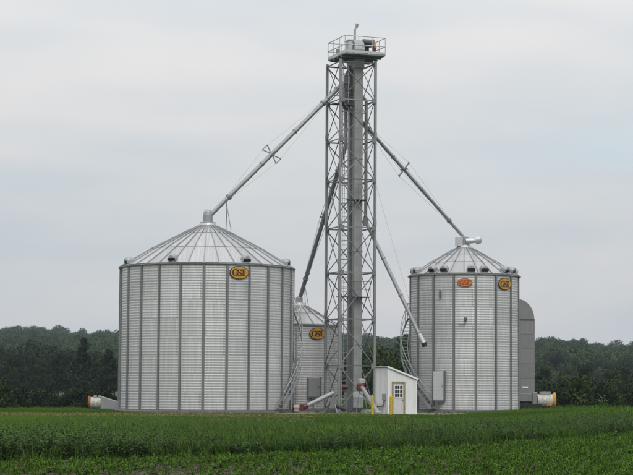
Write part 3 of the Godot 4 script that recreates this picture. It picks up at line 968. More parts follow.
func build_shed():
	var t := thing("shed", "small white metal shed with a single-slope roof and a glazed door", "shed", Vector3(4.80, 0, -112.29), 19.5)
	var w := 0.885
	var z := 1.05
	var hl := 2.78
	var hr := 2.12
	var hy := func(x: float) -> float: return lerpf(hl, hr, (x + w) / (2 * w))
	var d0 := -0.64
	var d1 := 0.14
	var dh := 1.90
	var fw := Kit.new()
	fw.slab([Vector2(-w, 0.0), Vector2(d0, 0.0), Vector2(d0, dh), Vector2(d1, dh), Vector2(d1, 0.0), Vector2(w, 0.0), Vector2(w, hr), Vector2(-w, hl)], z - 0.06, z)
	part("wall", fw.mesh(), M.siding, t)
	# standing ribs of the sheet-metal siding
	var fr := Kit.new()
	for i in 9:
		var x := -w + 0.1 + i * 0.2
		if x > d0 - 0.08 and x < d1 + 0.08:
			fr.box(Vector3(x, (dh + 0.12 + hy.call(x)) * 0.5, z + 0.006), Vector3(0.025, hy.call(x) - dh - 0.16, 0.012))
		else:
			fr.box(Vector3(x, hy.call(x) * 0.5, z + 0.006), Vector3(0.025, hy.call(x) - 0.06, 0.012))
	part("siding_ribs", fr.mesh(), M.siding, t)
	var bw := Kit.new()
	bw.slab([Vector2(-w, 0.0), Vector2(w, 0.0), Vector2(w, hr), Vector2(-w, hl)], -z, -z + 0.06)
	part("wall", bw.mesh(), M.siding, t)
	for s in [-1, 1]:
		var h := hl if s < 0 else hr
		var k := Kit.new()
		k.box(Vector3(s * (w - 0.03), h * 0.5 - 0.012, 0), Vector3(0.06, h - 0.02, 2 * z - 0.125))
		for i in 10: k.box(Vector3(s * (w + 0.006), h * 0.5 - 0.02, -z + 0.12 + i * 0.2), Vector3(0.012, h - 0.06, 0.025))
		part("wall", k.mesh(), M.siding, t)
		var c := Kit.new()
		c.box(Vector3(s * (w + 0.002), h * 0.5 - 0.02, z + 0.002), Vector3(0.07, h - 0.04, 0.03))
		part("corner_trim", c.mesh(), M.white, t)
	var rk := Kit.new()
	rk.slab([Vector2(-w - 0.09, hl + 0.034), Vector2(w + 0.10, hr - 0.036), Vector2(w + 0.10, hr + 0.03), Vector2(-w - 0.09, hl + 0.10)], -z - 0.07, z + 0.07)
	var rf := part("roof", rk.mesh(), M.siding_roof, t)
	var fk := Kit.new()
	fk.slab([Vector2(-w - 0.10, hl + 0.0), Vector2(w + 0.11, hr - 0.07), Vector2(w + 0.11, hr + 0.035), Vector2(-w - 0.10, hl + 0.105)], z + 0.072, z + 0.095)
	part("fascia", fk.mesh(), M.white, rf)
	# door with a nine-light window
	var dm := (d0 + d1) * 0.5
	var dw := d1 - d0
	var dk := Kit.new()
	dk.box(Vector3(dm, dh * 0.5, z - 0.04), Vector3(dw - 0.10, dh - 0.08, 0.04))
	dk.box(Vector3(dm - 0.15, 0.48, z - 0.018), Vector3(0.2, 0.6, 0.012))
	dk.box(Vector3(dm + 0.15, 0.48, z - 0.018), Vector3(0.2, 0.6, 0.012))
	var door := part("door", dk.mesh(), M.door, t)
	var ek := Kit.new()
	ek.box(Vector3(d0 + 0.01, dh * 0.5 + 0.03, z + 0.012), Vector3(0.09, dh + 0.06, 0.05))
	ek.box(Vector3(d1 - 0.01, dh * 0.5 + 0.03, z + 0.012), Vector3(0.09, dh + 0.06, 0.05))
	ek.box(Vector3(dm, dh + 0.015, z + 0.014), Vector3(dw - 0.11, 0.09, 0.05))
	part("frame", ek.mesh(), M.frame, door)
	var mk := Kit.new()
	for i in 4:
		mk.box(Vector3(dm - 0.24 + i * 0.16, 1.37, z - 0.002), Vector3(0.03, 0.74, 0.04))
		mk.box(Vector3(dm, 1.02 + i * 0.235, z - 0.004), Vector3(0.51, 0.03, 0.04))
	part("muntin", mk.mesh(), M.white, door)
	for i in 3:
		for j in 3:
			var pk := Kit.new()
			pk.box(Vector3(dm - 0.16 + i * 0.16, 1.137 + j * 0.235, z - 0.015), Vector3(0.135, 0.21, 0.012))
			part("pane", pk.mesh(), M.glass, door)
	var nk := Kit.new()
	nk.tube(Vector3(d1 - 0.11, 0.88, z - 0.02), Vector3(d1 - 0.11, 0.88, z + 0.05), 0.03, 0.035, 10)
	part("handle", nk.mesh(), M.steel, door)
	var sk := Kit.new()
	sk.box(Vector3(0, -0.05, 0), Vector3(2 * w + 0.3, 0.12, 2 * z + 0.3))
	part("slab", sk.mesh(), M.concrete, t)
	# meter and conduit on the narrow wall
	var u := thing("meter_box", "small grey meter with a bent conduit on the shed's windowless wall", "meter", t.position, 19.5)
	var k := Kit.new()
	k.bevel_box(Vector3(-w - 0.09, 1.05, 0.55), Vector3(0.14, 0.38, 0.26), 0.02)
	part("box", k.mesh(), M.box_grey, u)
	var q := Kit.new()
	q.path([Vector3(-w - 0.09, 0.88, 0.55), Vector3(-w - 0.09, 0.55, 0.55), Vector3(-w - 0.09, 0.50, 0.3), Vector3(-w - 0.09, 0.46, -0.5), Vector3(-w - 0.09, 0.02, -0.5)], 0.035, 8)
	part("conduit", q.mesh(), M.box_dark, u)

func build_bollards():
	for i in 2:
		var t := thing("bollard", ["yellow steel bollard beside the shed door", "yellow steel bollard in front of the slanting auger tube"][i], "bollard", [Vector3(4.30, 0, -107.0), Vector3(3.26, 0, -107.2)][i], 0.0, "yellow bollards guarding the shed")
		t.rotation_degrees.z = [-0.4, 0.9][i]
		var k := Kit.new()
		k.lathe([Vector2(0.085, -0.2), Vector2(0.085, 1.06), Vector2(0.07, 1.11), Vector2(0.035, 1.135), Vector2(0, 1.14)], 18)
		part("post", k.mesh(), M.yellow, t)
		var c := Kit.new()
		c.lathe([Vector2(0.2, -0.1), Vector2(0.2, 0.03), Vector2(0, 0.035)], 16)
		part("footing", c.mesh(), M.concrete, t)

func build_augers():
	# the short auger by the shed
	var a := Vector3(2.90, 1.62, -117.6)
	var b := Vector3(3.66, 0.12, -109.6)
	var t := thing("auger", "grey auger tube with a red head leaning down towards the shed", "auger", Vector3(3.28, 0, -113.6))
	var o := t.position
	var k := Kit.new()
	k.tube(a - o, b - o, 0.13, 0.13, 14)
	part("tube", k.mesh(), M.galv, t)
	var h := Kit.new()
	h.bevel_box(a - o + Vector3(-0.08, -0.02, 0), Vector3(0.50, 0.46, 0.5), 0.06)
	h.bevel_box(a - o + Vector3(0.22, -0.14, 0.1), Vector3(0.2, 0.26, 0.3), 0.04)
	part("head", h.mesh(), M.red, t)
	var m := Kit.new()
	m.bevel_box(a - o + Vector3(-0.02, 0.38, 0), Vector3(0.40, 0.32, 0.4), 0.08)
	part("motor_cover", m.mesh(), M.cream, t)
	for s in [-1, 1]:
		var q := Kit.new()
		q.bar(a - o + Vector3(0.1 * s, 0, 0.2), Vector3(a.x - o.x + 0.35 * s, 0.02, a.z - o.z + 0.2), 0.05, 0.05)
		part("prop", q.mesh(), M.steel, t)
	var i := Kit.new()
	i.bevel_box(b - o + Vector3(0, -0.02, 0.1), Vector3(0.36, 0.22, 0.5), 0.03)
	part("inlet", i.mesh(), M.galv, t)
	# the long auger in front of the small bin
	a = Vector3(1.12, 1.25, -117.9)
	b = Vector3(-0.72, 0.34, -116.9)
	t = thing("auger", "low auger with a red motor end in front of the smallest bin", "auger", Vector3(0.1, 0, -117.2))
	o = t.position
	k = Kit.new()
	k.tube(a - o, b - o, 0.14, 0.14, 14)
	part("tube", k.mesh(), M.galv, t)
	h = Kit.new()
	h.bevel_box(b - o + Vector3(-0.10, -0.02, 0), Vector3(0.34, 0.42, 0.4), 0.05)
	h.tube(b - o + Vector3(-0.02, 0.0, 0.05), b - o + Vector3(0.22, 0.1, -0.02), 0.2, 0.17, 12)
	part("gear_head", h.mesh(), M.red, t)
	m = Kit.new()
	m.tube(b - o + Vector3(-0.62, -0.02, 0), b - o + Vector3(-0.27, -0.02, 0), 0.16, 0.16, 14)
	m.box(b - o + Vector3(-0.44, -0.2, 0), Vector3(0.3, 0.1, 0.3))
	part("motor", m.mesh(), M.cream, t)
	var g := Kit.new()
	g.tube(b - o + Vector3(-0.72, -0.02, 0), b - o + Vector3(-0.62, -0.02, 0), 0.19, 0.19, 14)
	part("motor_cap", g.mesh(), M.red, t)
	for s in [-1, 1]:
		var q := Kit.new()
		q.bar(a - o + Vector3(-0.1, -0.1, 0), Vector3(a.x - o.x + 0.28 * s - 0.05, 0.02, a.z - o.z + 0.45 * s), 0.06, 0.06)
		part("prop", q.mesh(), M.galv, t)
	i = Kit.new()
	i.flat()
	var hp := [Vector3(-0.26, 0.95, 0.26), Vector3(0.26, 0.95, 0.26), Vector3(0.26, 0.95, -0.26), Vector3(-0.26, 0.95, -0.26)]
	var lo := [Vector3(-0.12, 0.32, 0.12), Vector3(0.12, 0.32, 0.12), Vector3(0.12, 0.32, -0.12), Vector3(-0.12, 0.32, -0.12)]
	for n in 4:
		var j := (n + 1) % 4
		var off := a - o - Vector3(0.02, 1.05, -0.1)
		off.y = 0.0
		i.quad(lo[n] + off, lo[j] + off, hp[j] + off, hp[n] + off)
	part("hopper", i.mesh(), M.box_grey, t)
	var e := Kit.new()
	e.tube(a - o + Vector3(-0.05, -0.75, 0.1), a - o + Vector3(0.75, -1.05, -0.5), 0.12, 0.12, 12)
	e.box(a - o + Vector3(-0.1, -1.15, 0.1), Vector3(0.6, 0.2, 0.4))
	part("boot_feed", e.mesh(), M.steel_dark, t)
	var x := thing("drive_motor", "dark red drive motor on a bracket at the elevator boot", "motor", tower_point(-0.55, 0.0, 0.55))
	var y := Kit.new()
	y.tube(Vector3(-0.14, 1.62, 0), Vector3(0.2, 1.62, 0), 0.16, 0.16, 14)
	part("motor_body", y.mesh(), M.red, x)
	var z := Kit.new()
	z.box(Vector3(0.0, 0.72, 0), Vector3(0.07, 1.44, 0.07))
	z.box(Vector3(0.02, 1.42, 0), Vector3(0.36, 0.05, 0.3))
	part("bracket", z.mesh(), M.steel, x)

func build_boxes(bins: Dictionary):
	for i in 2:
		var bin: Node3D = [bins.right, bins.small][i]
		var R: float = [3.658, 2.743][i]
		var a: float = deg_to_rad([-29.8, 20.0][i])
		var w: float = [0.70, 0.84][i]
		var h: float = [1.88, 1.32][i]
		var y: float = [1.72, 1.58][i]
		var t := thing("control_cabinet", ["tall pale grey control cabinet mounted on the medium bin", "plain grey control cabinet mounted low on the smallest bin"][i], "cabinet", bin.position + polar(R + 0.24, a, 0), rad_to_deg(a) * [0.35, 1.0][i])
		var k := Kit.new()
		k.bevel_box(Vector3(0, y, 0), Vector3(w, h, 0.26), 0.02)
		part("housing", k.mesh(), [M.galv, M.box_grey][i], t)
		var d := Kit.new()
		d.bevel_box(Vector3(-0.02, y, 0.14), Vector3(w - 0.08, h - 0.10, 0.03), 0.01)
		var door := part("door", d.mesh(), [M.galv_light, M.box_grey][i], t)
		var g := Kit.new()
		g.box(Vector3(w * 0.36, y, 0.17), Vector3(0.03, 0.16, 0.03))
		part("handle", g.mesh(), M.box_dark, door)
		var s := Kit.new()
		s.box(Vector3(w * 0.5 + 0.05, y, -0.02), Vector3(0.09, h + 0.06, 0.2))
		s.box(Vector3(0.1, y - h * 0.5 - 0.06, 0), Vector3(w * 0.6, 0.10, 0.2))
		s.box(Vector3(0, 0.1 + (y - h * 0.5) * 0.5, -0.05), Vector3(0.06, y - h * 0.5, 0.06))
		part("stand", s.mesh(), M.box_dark, t)

# ------------------------------------------------------------------ plants
func leaf_face(k: Kit, c: Vector3, n: Vector3, s: float, rng: RandomNumberGenerator, col: Color, soft: Vector3):
	var t := n.cross(Vector3(rng.randf() - 0.5, rng.randf() - 0.5, rng.randf() - 0.5)).normalized()
	var b := n.cross(t)
	k.st.set_color(col)
	k.st.set_normal((n * 0.45 + soft).normalized())
	var fold := n * s * 0.25
	# wound so that the front of the leaf looks out of its clump
	k.tri(c - t * s, c + t * s * 0.9 - fold, c + b * s * 0.62)
	k.tri(c - t * s, c - b * s * 0.62, c + t * s * 0.9 - fold)

func crown_mesh(sd: int, w: float, y0: float, y1: float, lobes: int, leaves: int, size: float, conifer: bool, cols: Array) -> ArrayMesh:
	var rng := RandomNumberGenerator.new()
	rng.seed = sd
	var k := Kit.new()
	k.flat()
	var L := []
	var H := y1 - y0
	for i in lobes:
		var t := (i + 0.5) / lobes
		var y := y0 + H * (0.12 + 0.80 * t)
		var spread := w * 0.5 * ((1.05 - t) if conifer else sqrt(maxf(0.05, 1.0 - pow((t - 0.38) / 0.68, 2.0))))
		var a := rng.randf() * TAU
		var off := spread * rng.randf_range(0.25, 0.72)
		var r := (w * 0.5 * 0.42 * (1.1 - t * 0.75)) if conifer else w * rng.randf_range(0.17, 0.27)
		L.append([Vector3(cos(a) * off, y, sin(a) * off), r, rng.randi_range(0, cols.size() - 1)])
	for i in leaves:
		var l = L[rng.randi_range(0, lobes - 1)]
		var n := Vector3(rng.randfn(), rng.randfn() + 0.25, rng.randfn()).normalized()
		var r: float = l[1] * pow(rng.randf(), 0.28) * rng.randf_range(0.88, 1.16)
		var c: Color = cols[l[2]]
		c = c * rng.randf_range(0.8, 1.2)
		var p: Vector3 = l[0] + Vector3(n.x * r, n.y * r * 0.82, n.z * r)
		var nn := (n + Vector3(rng.randfn(), rng.randfn(), rng.randfn()) * 0.55).normalized()
		leaf_face(k, p, nn, size * rng.randf_range(0.6, 1.3), rng, c, n)
	return k.st.commit()

func trunk_mesh(sd: int, h: float, r: float, limbs: int) -> ArrayMesh:
	var rng := RandomNumberGenerator.new()
	rng.seed = sd
	var k := Kit.new()
	var p := Vector3(0, -0.3, 0)
	for i in 4:
		var q := Vector3(rng.randf_range(-0.12, 0.12) * i, h * (i + 1) / 4.0, rng.randf_range(-0.12, 0.12) * i)
		k.tube(p, q, r * (1.0 - i * 0.23), r * (0.77 - i * 0.23) + 0.01, 8)
		p = q
	for i in limbs:
		var a := rng.randf() * TAU
		var y := h * rng.randf_range(0.3, 0.85)
		k.tube(Vector3(0, y, 0), Vector3(cos(a) * h * 0.26, y + h * 0.2, sin(a) * h * 0.26), r * 0.35, 0.02, 6)
	return k.mesh()

func build_trees():
	var deep := [Color(0.022, 0.034, 0.019), Color(0.028, 0.042, 0.02), Color(0.034, 0.05, 0.022), Color(0.02, 0.032, 0.02)]
	var mid := [Color(0.036, 0.055, 0.02), Color(0.045, 0.068, 0.022), Color(0.03, 0.05, 0.022), Color(0.052, 0.075, 0.026)]
	var fir := [Color(0.018, 0.028, 0.017), Color(0.022, 0.033, 0.019)]
	var kinds := {
		"dark": [[crown_mesh(21, 7.2, 0.8, 9.4, 20, 3400, 0.26, false, deep), trunk_mesh(1, 7, 0.22, 6)], [crown_mesh(22, 6.4, 0.6, 8.8, 18, 3200, 0.26, false, deep), trunk_mesh(2, 6.6, 0.2, 6)], [crown_mesh(23, 8.2, 0.7, 8.2, 22, 3600, 0.26, false, deep), trunk_mesh(3, 6, 0.22, 6)]],
		"fir": [[crown_mesh(31, 7.6, 0.3, 11.0, 30, 3600, 0.24, true, fir), trunk_mesh(4, 10, 0.2, 0)], [crown_mesh(32, 6.8, 0.3, 10.0, 26, 3200, 0.24, true, fir), trunk_mesh(5, 9.2, 0.18, 0)]],
		"green": [[crown_mesh(41, 6.0, 0.3, 7.4, 18, 3600, 0.22, false, mid), trunk_mesh(6, 5.6, 0.18, 6)], [crown_mesh(42, 5.2, 0.3, 6.6, 16, 3400, 0.22, false, mid), trunk_mesh(7, 5, 0.16, 6)]],
		"shrub": [[crown_mesh(51, 3.6, -0.2, 2.6, 13, 2600, 0.13, false, mid), trunk_mesh(8, 1.7, 0.07, 5)], [crown_mesh(52, 4.2, -0.2, 2.3, 14, 2800, 0.13, false, deep), trunk_mesh(9, 1.5, 0.07, 5)]],
	}
	var put := func(kind: String, called: String, label: String, cat: String, group: String, x: float, d: float, s: float, turn: float, v: int):
		var set_ = kinds[kind][v % kinds[kind].size()]
		var t := thing(called, label, cat, Vector3(x, height(x, d), -d), turn, group)
		t.scale = Vector3(s, s * (0.92 + 0.16 * fposmod(turn * 0.37, 1.0)), s)
		part("trunk", set_[1], M.bark, t)
		part("crown", set_[0], M.leaf, t)
	var rng := RandomNumberGenerator.new()
	rng.seed = 77
	# woodland edge beyond the large bin's fan
	var far := "broadleaf tree in the dark woodland edge beyond the largest bin's fan"
	for i in 19:
		var x := -66.0 + i * 2.35 + rng.randf_range(-0.9, 0.9)
		put.call("dark", "woodland_tree", far, "tree", "trees of the dark woodland edge beyond the largest bin", x * (1.0 + 0.03 * (i % 3)), 338.0 + 22.0 * (i % 3) + rng.randf_range(-6, 6), rng.randf_range(0.78, 1.02), rng.randf() * 360.0, i)
	for i in 13:
		var x := -50.0 + i * 2.2 + rng.randf_range(-0.8, 0.8)
		put.call("dark", "woodland_tree", "low broadleaf tree fronting the dark woodland edge beyond the largest bin", "tree", "low trees fronting the woodland edge", x, 268.0 + rng.randf_range(-8, 8), rng.randf_range(0.50, 0.66), rng.randf() * 360.0, i)
	var firs := [[-31.0, 250.0, 0.73], [-34.6, 253.0, 0.62], [-28.2, 256.0, 0.66]]
	for i in 3:
		put.call("fir", "conifer", ["tallest pointed conifer in the dark woodland edge", "shorter conifer beside the tallest pointed conifer, away from the bins", "pointed conifer between the tallest conifer and the largest bin"][i], "conifer", "conifers in the woodland edge", firs[i][0], firs[i][1], firs[i][2], 40.0 + i * 110.0, i)
	for i in 11:
		var pale: bool = i % 3 == 0 and i < 5
		var close := 122.0 + 2.2 * (i % 3)
		put.call("shrub", "shrub", "paler rounded shrub in front of the woodland edge, away from the bins" if pale else "dark rounded shrub between the woodland edge and the largest bin's fan", "shrub", "shrubs in front of the woodland edge", -23.4 + i * 0.98 + rng.randf_range(-0.2, 0.2), close, rng.randf_range(0.50, 0.66) * (1.1 if pale else 0.92), rng.randf() * 360.0, 0 if pale else 1)
	# greener trees behind the tower
	for i in 9:
		var x := 0.5 + i * 1.75 + rng.randf_range(-0.5, 0.5)
		put.call("green", "hedgerow_tree", "mid green tree seen between the lattice tower and the medium bin", "tree", "green trees behind the tower", x, 214.0 + 9.0 * (i % 3), rng.randf_range(0.86, 1.06) * (1.0 if i > 2 else 0.8), rng.randf() * 360.0, i)
	# low bushes past the dryer
	for i in 9:
		var x := 27.0 + i * 2.6 + rng.randf_range(-0.6, 0.6)
		put.call(["green", "dark"][i % 2], "hedge_tree", ["mid green", "dark"][i % 2] + " bushy tree in the hedge beyond the dryer", "tree", ["green", "dark"][i % 2] + " trees in the hedge beyond the dryer", x * (1.0 + 0.05 * (i % 2)), 240.0 + 13.0 * (i % 2), rng.randf_range(0.46, 0.60), rng.randf() * 360.0, i)
	for i in 10:
		var x := 16.9 + i * 1.16 + rng.randf_range(-0.3, 0.3)
		put.call("shrub", "shrub", "dark rounded shrub in the hedge foot beside the dryer" if i % 3 else "paler rounded shrub in the hedge foot beside the dryer", "shrub", "shrubs at the foot of the hedge beside the dryer", x, 149.0 + rng.randf_range(-5, 5), rng.randf_range(0.72, 1.02), rng.randf() * 360.0, 1 if i % 3 else 0)
	# the wooded hills: one far mass of trees
	var hue := [Color(0.03, 0.052, 0.02), Color(0.038, 0.066, 0.022), Color(0.048, 0.076, 0.026), Color(0.026, 0.046, 0.02)]
	for v in 4:
		var mm := MultiMesh.new()
		mm.transform_format = MultiMesh.TRANSFORM_3D
		mm.use_colors = true
		mm.mesh = crown_mesh(60 + v, 9.0, 0.0, 10.5, 16, 2600, 0.30, false, [Color.WHITE * 0.8, Color.WHITE, Color.WHITE * 1.15])
		var xf := []
		var d := 470.0
		while d < 1120.0:
			var gap := 5.2 + d * 0.0022
			var wide := d * 0.212
			var x := -wide
			while x < wide:
				var px := x + rng.randf_range(-0.5, 0.5) * gap
				var pd := d + rng.randf_range(-0.5, 0.5) * gap
				if rng.randi_range(0, 3) == v:
					xf.append([px, pd])
				x += gap
			d += gap * 1.25
		mm.instance_count = xf.size()
		for i in xf.size():
			var s := rng.randf_range(0.85, 1.25)
			var h := s * rng.randf_range(0.72, 0.95)
			mm.set_instance_transform(i, Transform3D(Basis(Vector3.UP, rng.randf() * TAU).scaled(Vector3(s, h, s)), Vector3(xf[i][0], height(xf[i][0], xf[i][1]) - 0.8, -xf[i][1])))
			var c: Color = hue[rng.randi_range(0, 3)] * rng.randf_range(0.8, 1.25)
			mm.set_instance_color(i, c)
		var o := MultiMeshInstance3D.new()
		o.name = numbered("hill_wood")
		o.multimesh = mm
		o.material_override = M.leaf
		add_child(o)
		o.set_meta("kind", "stuff")
		o.set_meta("label", "hazy mixed wood covering the hills on the horizon")
		o.set_meta("category", "wood")
		o.set_meta("group", "wood on the hills")

func blade(k: Kit, p: Vector3, a: float, h: float, lean: float, w: float, col: Color):
	var o := Vector3(cos(a), 0, sin(a))
	var s := Vector3(-o.z, 0, o.x) * w * 0.5
	var m := p + o * lean * h * 0.35 + Vector3.UP * h * 0.6
	var e := p + o * lean * h + Vector3.UP * h * (1.0 - lean * 0.3)
	k.st.set_color(col)
	k.quad(p - s, p + s, m + s * 0.8, m - s * 0.8)
	k.tri(m - s * 0.8, m + s * 0.8, e)

func tuft_mesh(sd: int, n: int, r: float, h0: float, h1: float, w: float, cols: Array, heads := false) -> ArrayMesh:
	var rng := RandomNumberGenerator.new()
	rng.seed = sd
	var k := Kit.new()
	k.flat()
	for i in n:
		var a := rng.randf() * TAU
		var p := Vector3(cos(a), 0, sin(a)) * r * sqrt(rng.randf())
		var c: Color = cols[rng.randi_range(0, cols.size() - 1)] * rng.randf_range(0.75, 1.25)
		blade(k, p, rng.randf() * TAU, rng.randf_range(h0, h1), rng.randf_range(0.05, 0.7), w * rng.randf_range(0.7, 1.3), c)
	if heads:
		for i in 1:
			var a := rng.randf() * TAU
			var p := Vector3(cos(a), 0, sin(a)) * r * rng.randf()
			blade(k, p, a, h1 * rng.randf_range(1.0, 1.2), 0.15, w * 0.5, Color(0.12, 0.14, 0.06))
	return k.mesh()

func weed_mesh(sd: int, h: float, cols: Array) -> ArrayMesh:
	var rng := RandomNumberGenerator.new()
	rng.seed = sd
	var k := Kit.new()
	k.flat()
	for s in 4:
		var a := rng.randf() * TAU
		var root := Vector3(cos(a), 0, sin(a)) * 0.10 * rng.randf()
		var tip := root + Vector3(cos(a) * 0.16, h * rng.randf_range(0.65, 1.0), sin(a) * 0.16)
		var c: Color = cols[rng.randi_range(0, cols.size() - 1)]
		k.st.set_color(c)
		k.tri(root, root + Vector3(0.015, 0, 0), tip)
		for i in 24:
			var t := rng.randf_range(0.15, 1.0)
			var p := root.lerp(tip, t)
			var b := rng.randf() * TAU
			var o := Vector3(cos(b), rng.randf_range(-0.3, 0.5), sin(b)).normalized()
			var l := rng.randf_range(0.05, 0.11) * (1.2 - 0.5 * t)
			var sd2 := o.cross(Vector3.UP).normalized() * l * 0.22
			k.st.set_color(c * rng.randf_range(0.75, 1.25))
			k.tri(p, p + o * l * 0.5 + sd2, p + o * l)
			k.tri(p, p + o * l, p + o * l * 0.5 - sd2)
	return k.mesh()

func scatter(called: String, label: String, category: String, meshes: Array, spots: Array, rng: RandomNumberGenerator, s0: float, s1: float):
	# spots: [x, d, size, tint]
	for v in meshes.size():
		var mine := []
		for i in range(v, spots.size(), meshes.size()): mine.append(spots[i])
		var mm := MultiMesh.new()
		mm.transform_format = MultiMesh.TRANSFORM_3D
		mm.use_colors = true
		mm.mesh = meshes[v]
		mm.instance_count = mine.size()
		for i in mine.size():
			var q = mine[i]
			var s: float = q[2] * rng.randf_range(s0, s1)
			var b := Basis(Vector3.UP, rng.randf() * TAU).scaled(Vector3(s, s * rng.randf_range(0.8, 1.2), s))
			mm.set_instance_transform(i, Transform3D(b, Vector3(q[0], height(q[0], q[1]) - 0.01, -q[1])))
			mm.set_instance_color(i, q[3])
		var o := MultiMeshInstance3D.new()
		o.name = numbered(called)
		o.multimesh = mm
		o.material_override = M.grass
		add_child(o)
		o.set_meta("kind", "stuff")
		o.set_meta("label", label)
		o.set_meta("category", category)
		o.set_meta("group", label)

func built_over(x: float, d: float) -> bool:
	if Vector2(x + 6.93, d - 118.7).length() < 5.85: return true
	if Vector2(x - 9.94, d - 125.5).length() < 4.0: return true
	if Vector2(x + 1.14, d - 126.5).length() < 3.1: return true
	var p := Vector2(x - 4.8, d - 112.29).rotated(deg_to_rad(19.5))
	if absf(p.x) < 1.05 and absf(p.y) < 1.2: return true
	return false

func build_plants():
	var rng := RandomNumberGenerator.new()
	rng.seed = 5
	var patch := FastNoiseLite.new()
	patch.seed = 9
	patch.frequency = 0.11
	patch.fractal_octaves = 3
	var green := [Color(0.050, 0.120, 0.012), Color(0.066, 0.145, 0.016), Color(0.040, 0.100, 0.011), Color(0.088, 0.158, 0.025)]
	var dull := [Color(0.064, 0.102, 0.038), Color(0.080, 0.122, 0.048), Color(0.052, 0.088, 0.032)]
	var sprout := [Color(0.054, 0.118, 0.016), Color(0.072, 0.140, 0.02), Color(0.042, 0.095, 0.014), Color(0.068, 0.112, 0.024)]
	var straw := [Color(0.15, 0.16, 0.05), Color(0.22, 0.21, 0.09), Color(0.12, 0.14, 0.035)]
	# tall weeds and grass along the field's end
	var weeds := []
	var tall := []
	var turf := []
	for i in 32000:
		var d := rng.randf_range(36.0, 78.0)
		var x := rng.randf_range(-1.0, 1.0) * (d * 0.178 + 1.5)
		var e := field_edge(x)
		var into := d - e + patch.get_noise_2d(x * 4.0, d * 4.0) * 1.0
		if into < 0.0 or into > 22.0: continue
		var n := patch.get_noise_2d(x, d * 0.6)
		var g := 0.9 + 0.35 * n
		if into < 12.0 and 0.6 * n + rng.randf() > 0.42 + into * 0.03:
			weeds.append([x, d, 0.85 + 0.35 * n, Color(g, g, g)])
		else:
			tall.append([x, d, 0.9 + 0.35 * n, Color(g, g, g)])
	scatter("weeds", "tall grey-green weeds along the end of the ploughed field", "weeds", [weed_mesh(1, 0.54, dull), weed_mesh(2, 0.68, dull), weed_mesh(3, 0.44, dull + [green[0]])], weeds, rng, 0.8, 1.2)
	scatter("tall_grass", "tall green grass growing among the weeds", "grass", [tuft_mesh(4, 40, 0.2, 0.18, 0.5, 0.014, green + [dull[1]], true), tuft_mesh(5, 40, 0.2, 0.16, 0.44, 0.014, green), tuft_mesh(51, 36, 0.2, 0.14, 0.42, 0.014, dull + [straw[0]], true)], tall, rng, 0.8, 1.25)
	# rough grass from there to the bins and round them
	var bright := []
	for i in 60000:
		var d := 48.0 + 86.0 * pow(rng.randf(), 0.8)
		var x := rng.randf_range(-1.0, 1.0) * (d * 0.178 + 1.5)
		if d < field_edge(x) + 6.0 or built_over(x, d): continue
		var lane := d > 99.0 + 0.12 * x and x < 5.0 and d < 104.5 + 0.1 * x
		if lane and rng.randf() < 0.8 - 0.75 * smoothstep(-9.0, 0.0, x): continue
		var yard := d > 109.5 and d < 136.0 and x > -2.4 and x < 9.5
		if yard and rng.randf() < 0.93: continue
		var n := patch.get_noise_2d(x * 0.6, d * 0.45)
		var g := 1.0 + 0.4 * n
		var low := lerpf(1.0, 0.30, smoothstep(60.0, 98.0 if x > 2.0 else 80.0, d))
		if x < 0.0: low *= 1.0 - 0.35 * smoothstep(76.0, 90.0, d)
		if x > 9.0: low = lerpf(low, 0.8, smoothstep(9.0, 15.0, x))
		if d > 106.0 and x < -11.0: low = lerpf(low, 0.62, smoothstep(-11.0, -13.0, x) * smoothstep(106.0, 113.0, d) * (0.6 + 0.5 * n))
		bright.append([x, d, (0.95 + 0.4 * n) * low, Color(g * (1.0 + 0.15 * n), g, g)])
	scatter("rough_grass", "rough bright green grass between the weeds and the bins", "grass", [tuft_mesh(6, 34, 0.24, 0.14, 0.42, 0.02, green), tuft_mesh(7, 34, 0.24, 0.12, 0.36, 0.02, green + [straw[2]]), tuft_mesh(8, 32, 0.24, 0.14, 0.44, 0.02, green + dull, true)], bright, rng, 0.75, 1.25)
	# short pale grass on the lane and thin grass further back
	for i in 12000:
		var x := rng.randf_range(-26.0, 5.0)
		var d := rng.randf_range(98.0, 107.0) + 0.1 * x
		if rng.randf() < smoothstep(-9.0, 0.0, x + patch.get_noise_2d(x * 2.0, d) * 4.0) * 0.92: continue
		turf.append([x, d, rng.randf_range(0.5, 1.0), Color.WHITE])
	scatter("mown_grass", "short straw-coloured mown grass in front of the largest bin", "grass", [tuft_mesh(9, 20, 0.2, 0.06, 0.16, 0.03, straw)], turf, rng, 0.8, 1.2)
	var back := []
	for i in 9000:
		var d := rng.randf_range(126.0, 200.0)
		var x := rng.randf_range(-1.0, 1.0) * (d * 0.19)
		if x > -3.0 and x < 14.0 and d < 138.0: continue
		back.append([x, d, rng.randf_range(0.5, 1.0), Color.WHITE * rng.randf_range(0.7, 1.0)])
	scatter("meadow_grass", "uneven meadow grass behind the bins", "grass", [tuft_mesh(10, 18, 0.4, 0.2, 0.55, 0.06, green + dull)], back, rng, 0.8, 1.2)
	# field: seedlings in loose rows, and bigger weeds among them
	var young := []
	var creeping := []
	for i in 34000:
		var d := rng.randf_range(28.0, 74.0)
		var x := rng.randf_range(-1.0, 1.0) * (d * 0.178 + 1.0)
		var e := field_edge(x)
		if d > e + 0.3: continue
		var n := patch.get_noise_2d(x * 1.3 + 90.0, d * 0.9)
		var near := clampf(1.0 - (e - d) / 5.0, 0.0, 1.0)
		var keep := 0.38 + 0.5 * near + 0.035 * (x + 2.0) + n * 0.5 - 0.08 * clampf((37.0 - d) / 4.0, 0.0, 1.0) * clampf((3.0 - x) / 4.0, 0.0, 1.0)
		if rng.randf() > keep: continue
		var row := roundf((d + x * 0.25) / 0.76) * 0.76 - x * 0.25
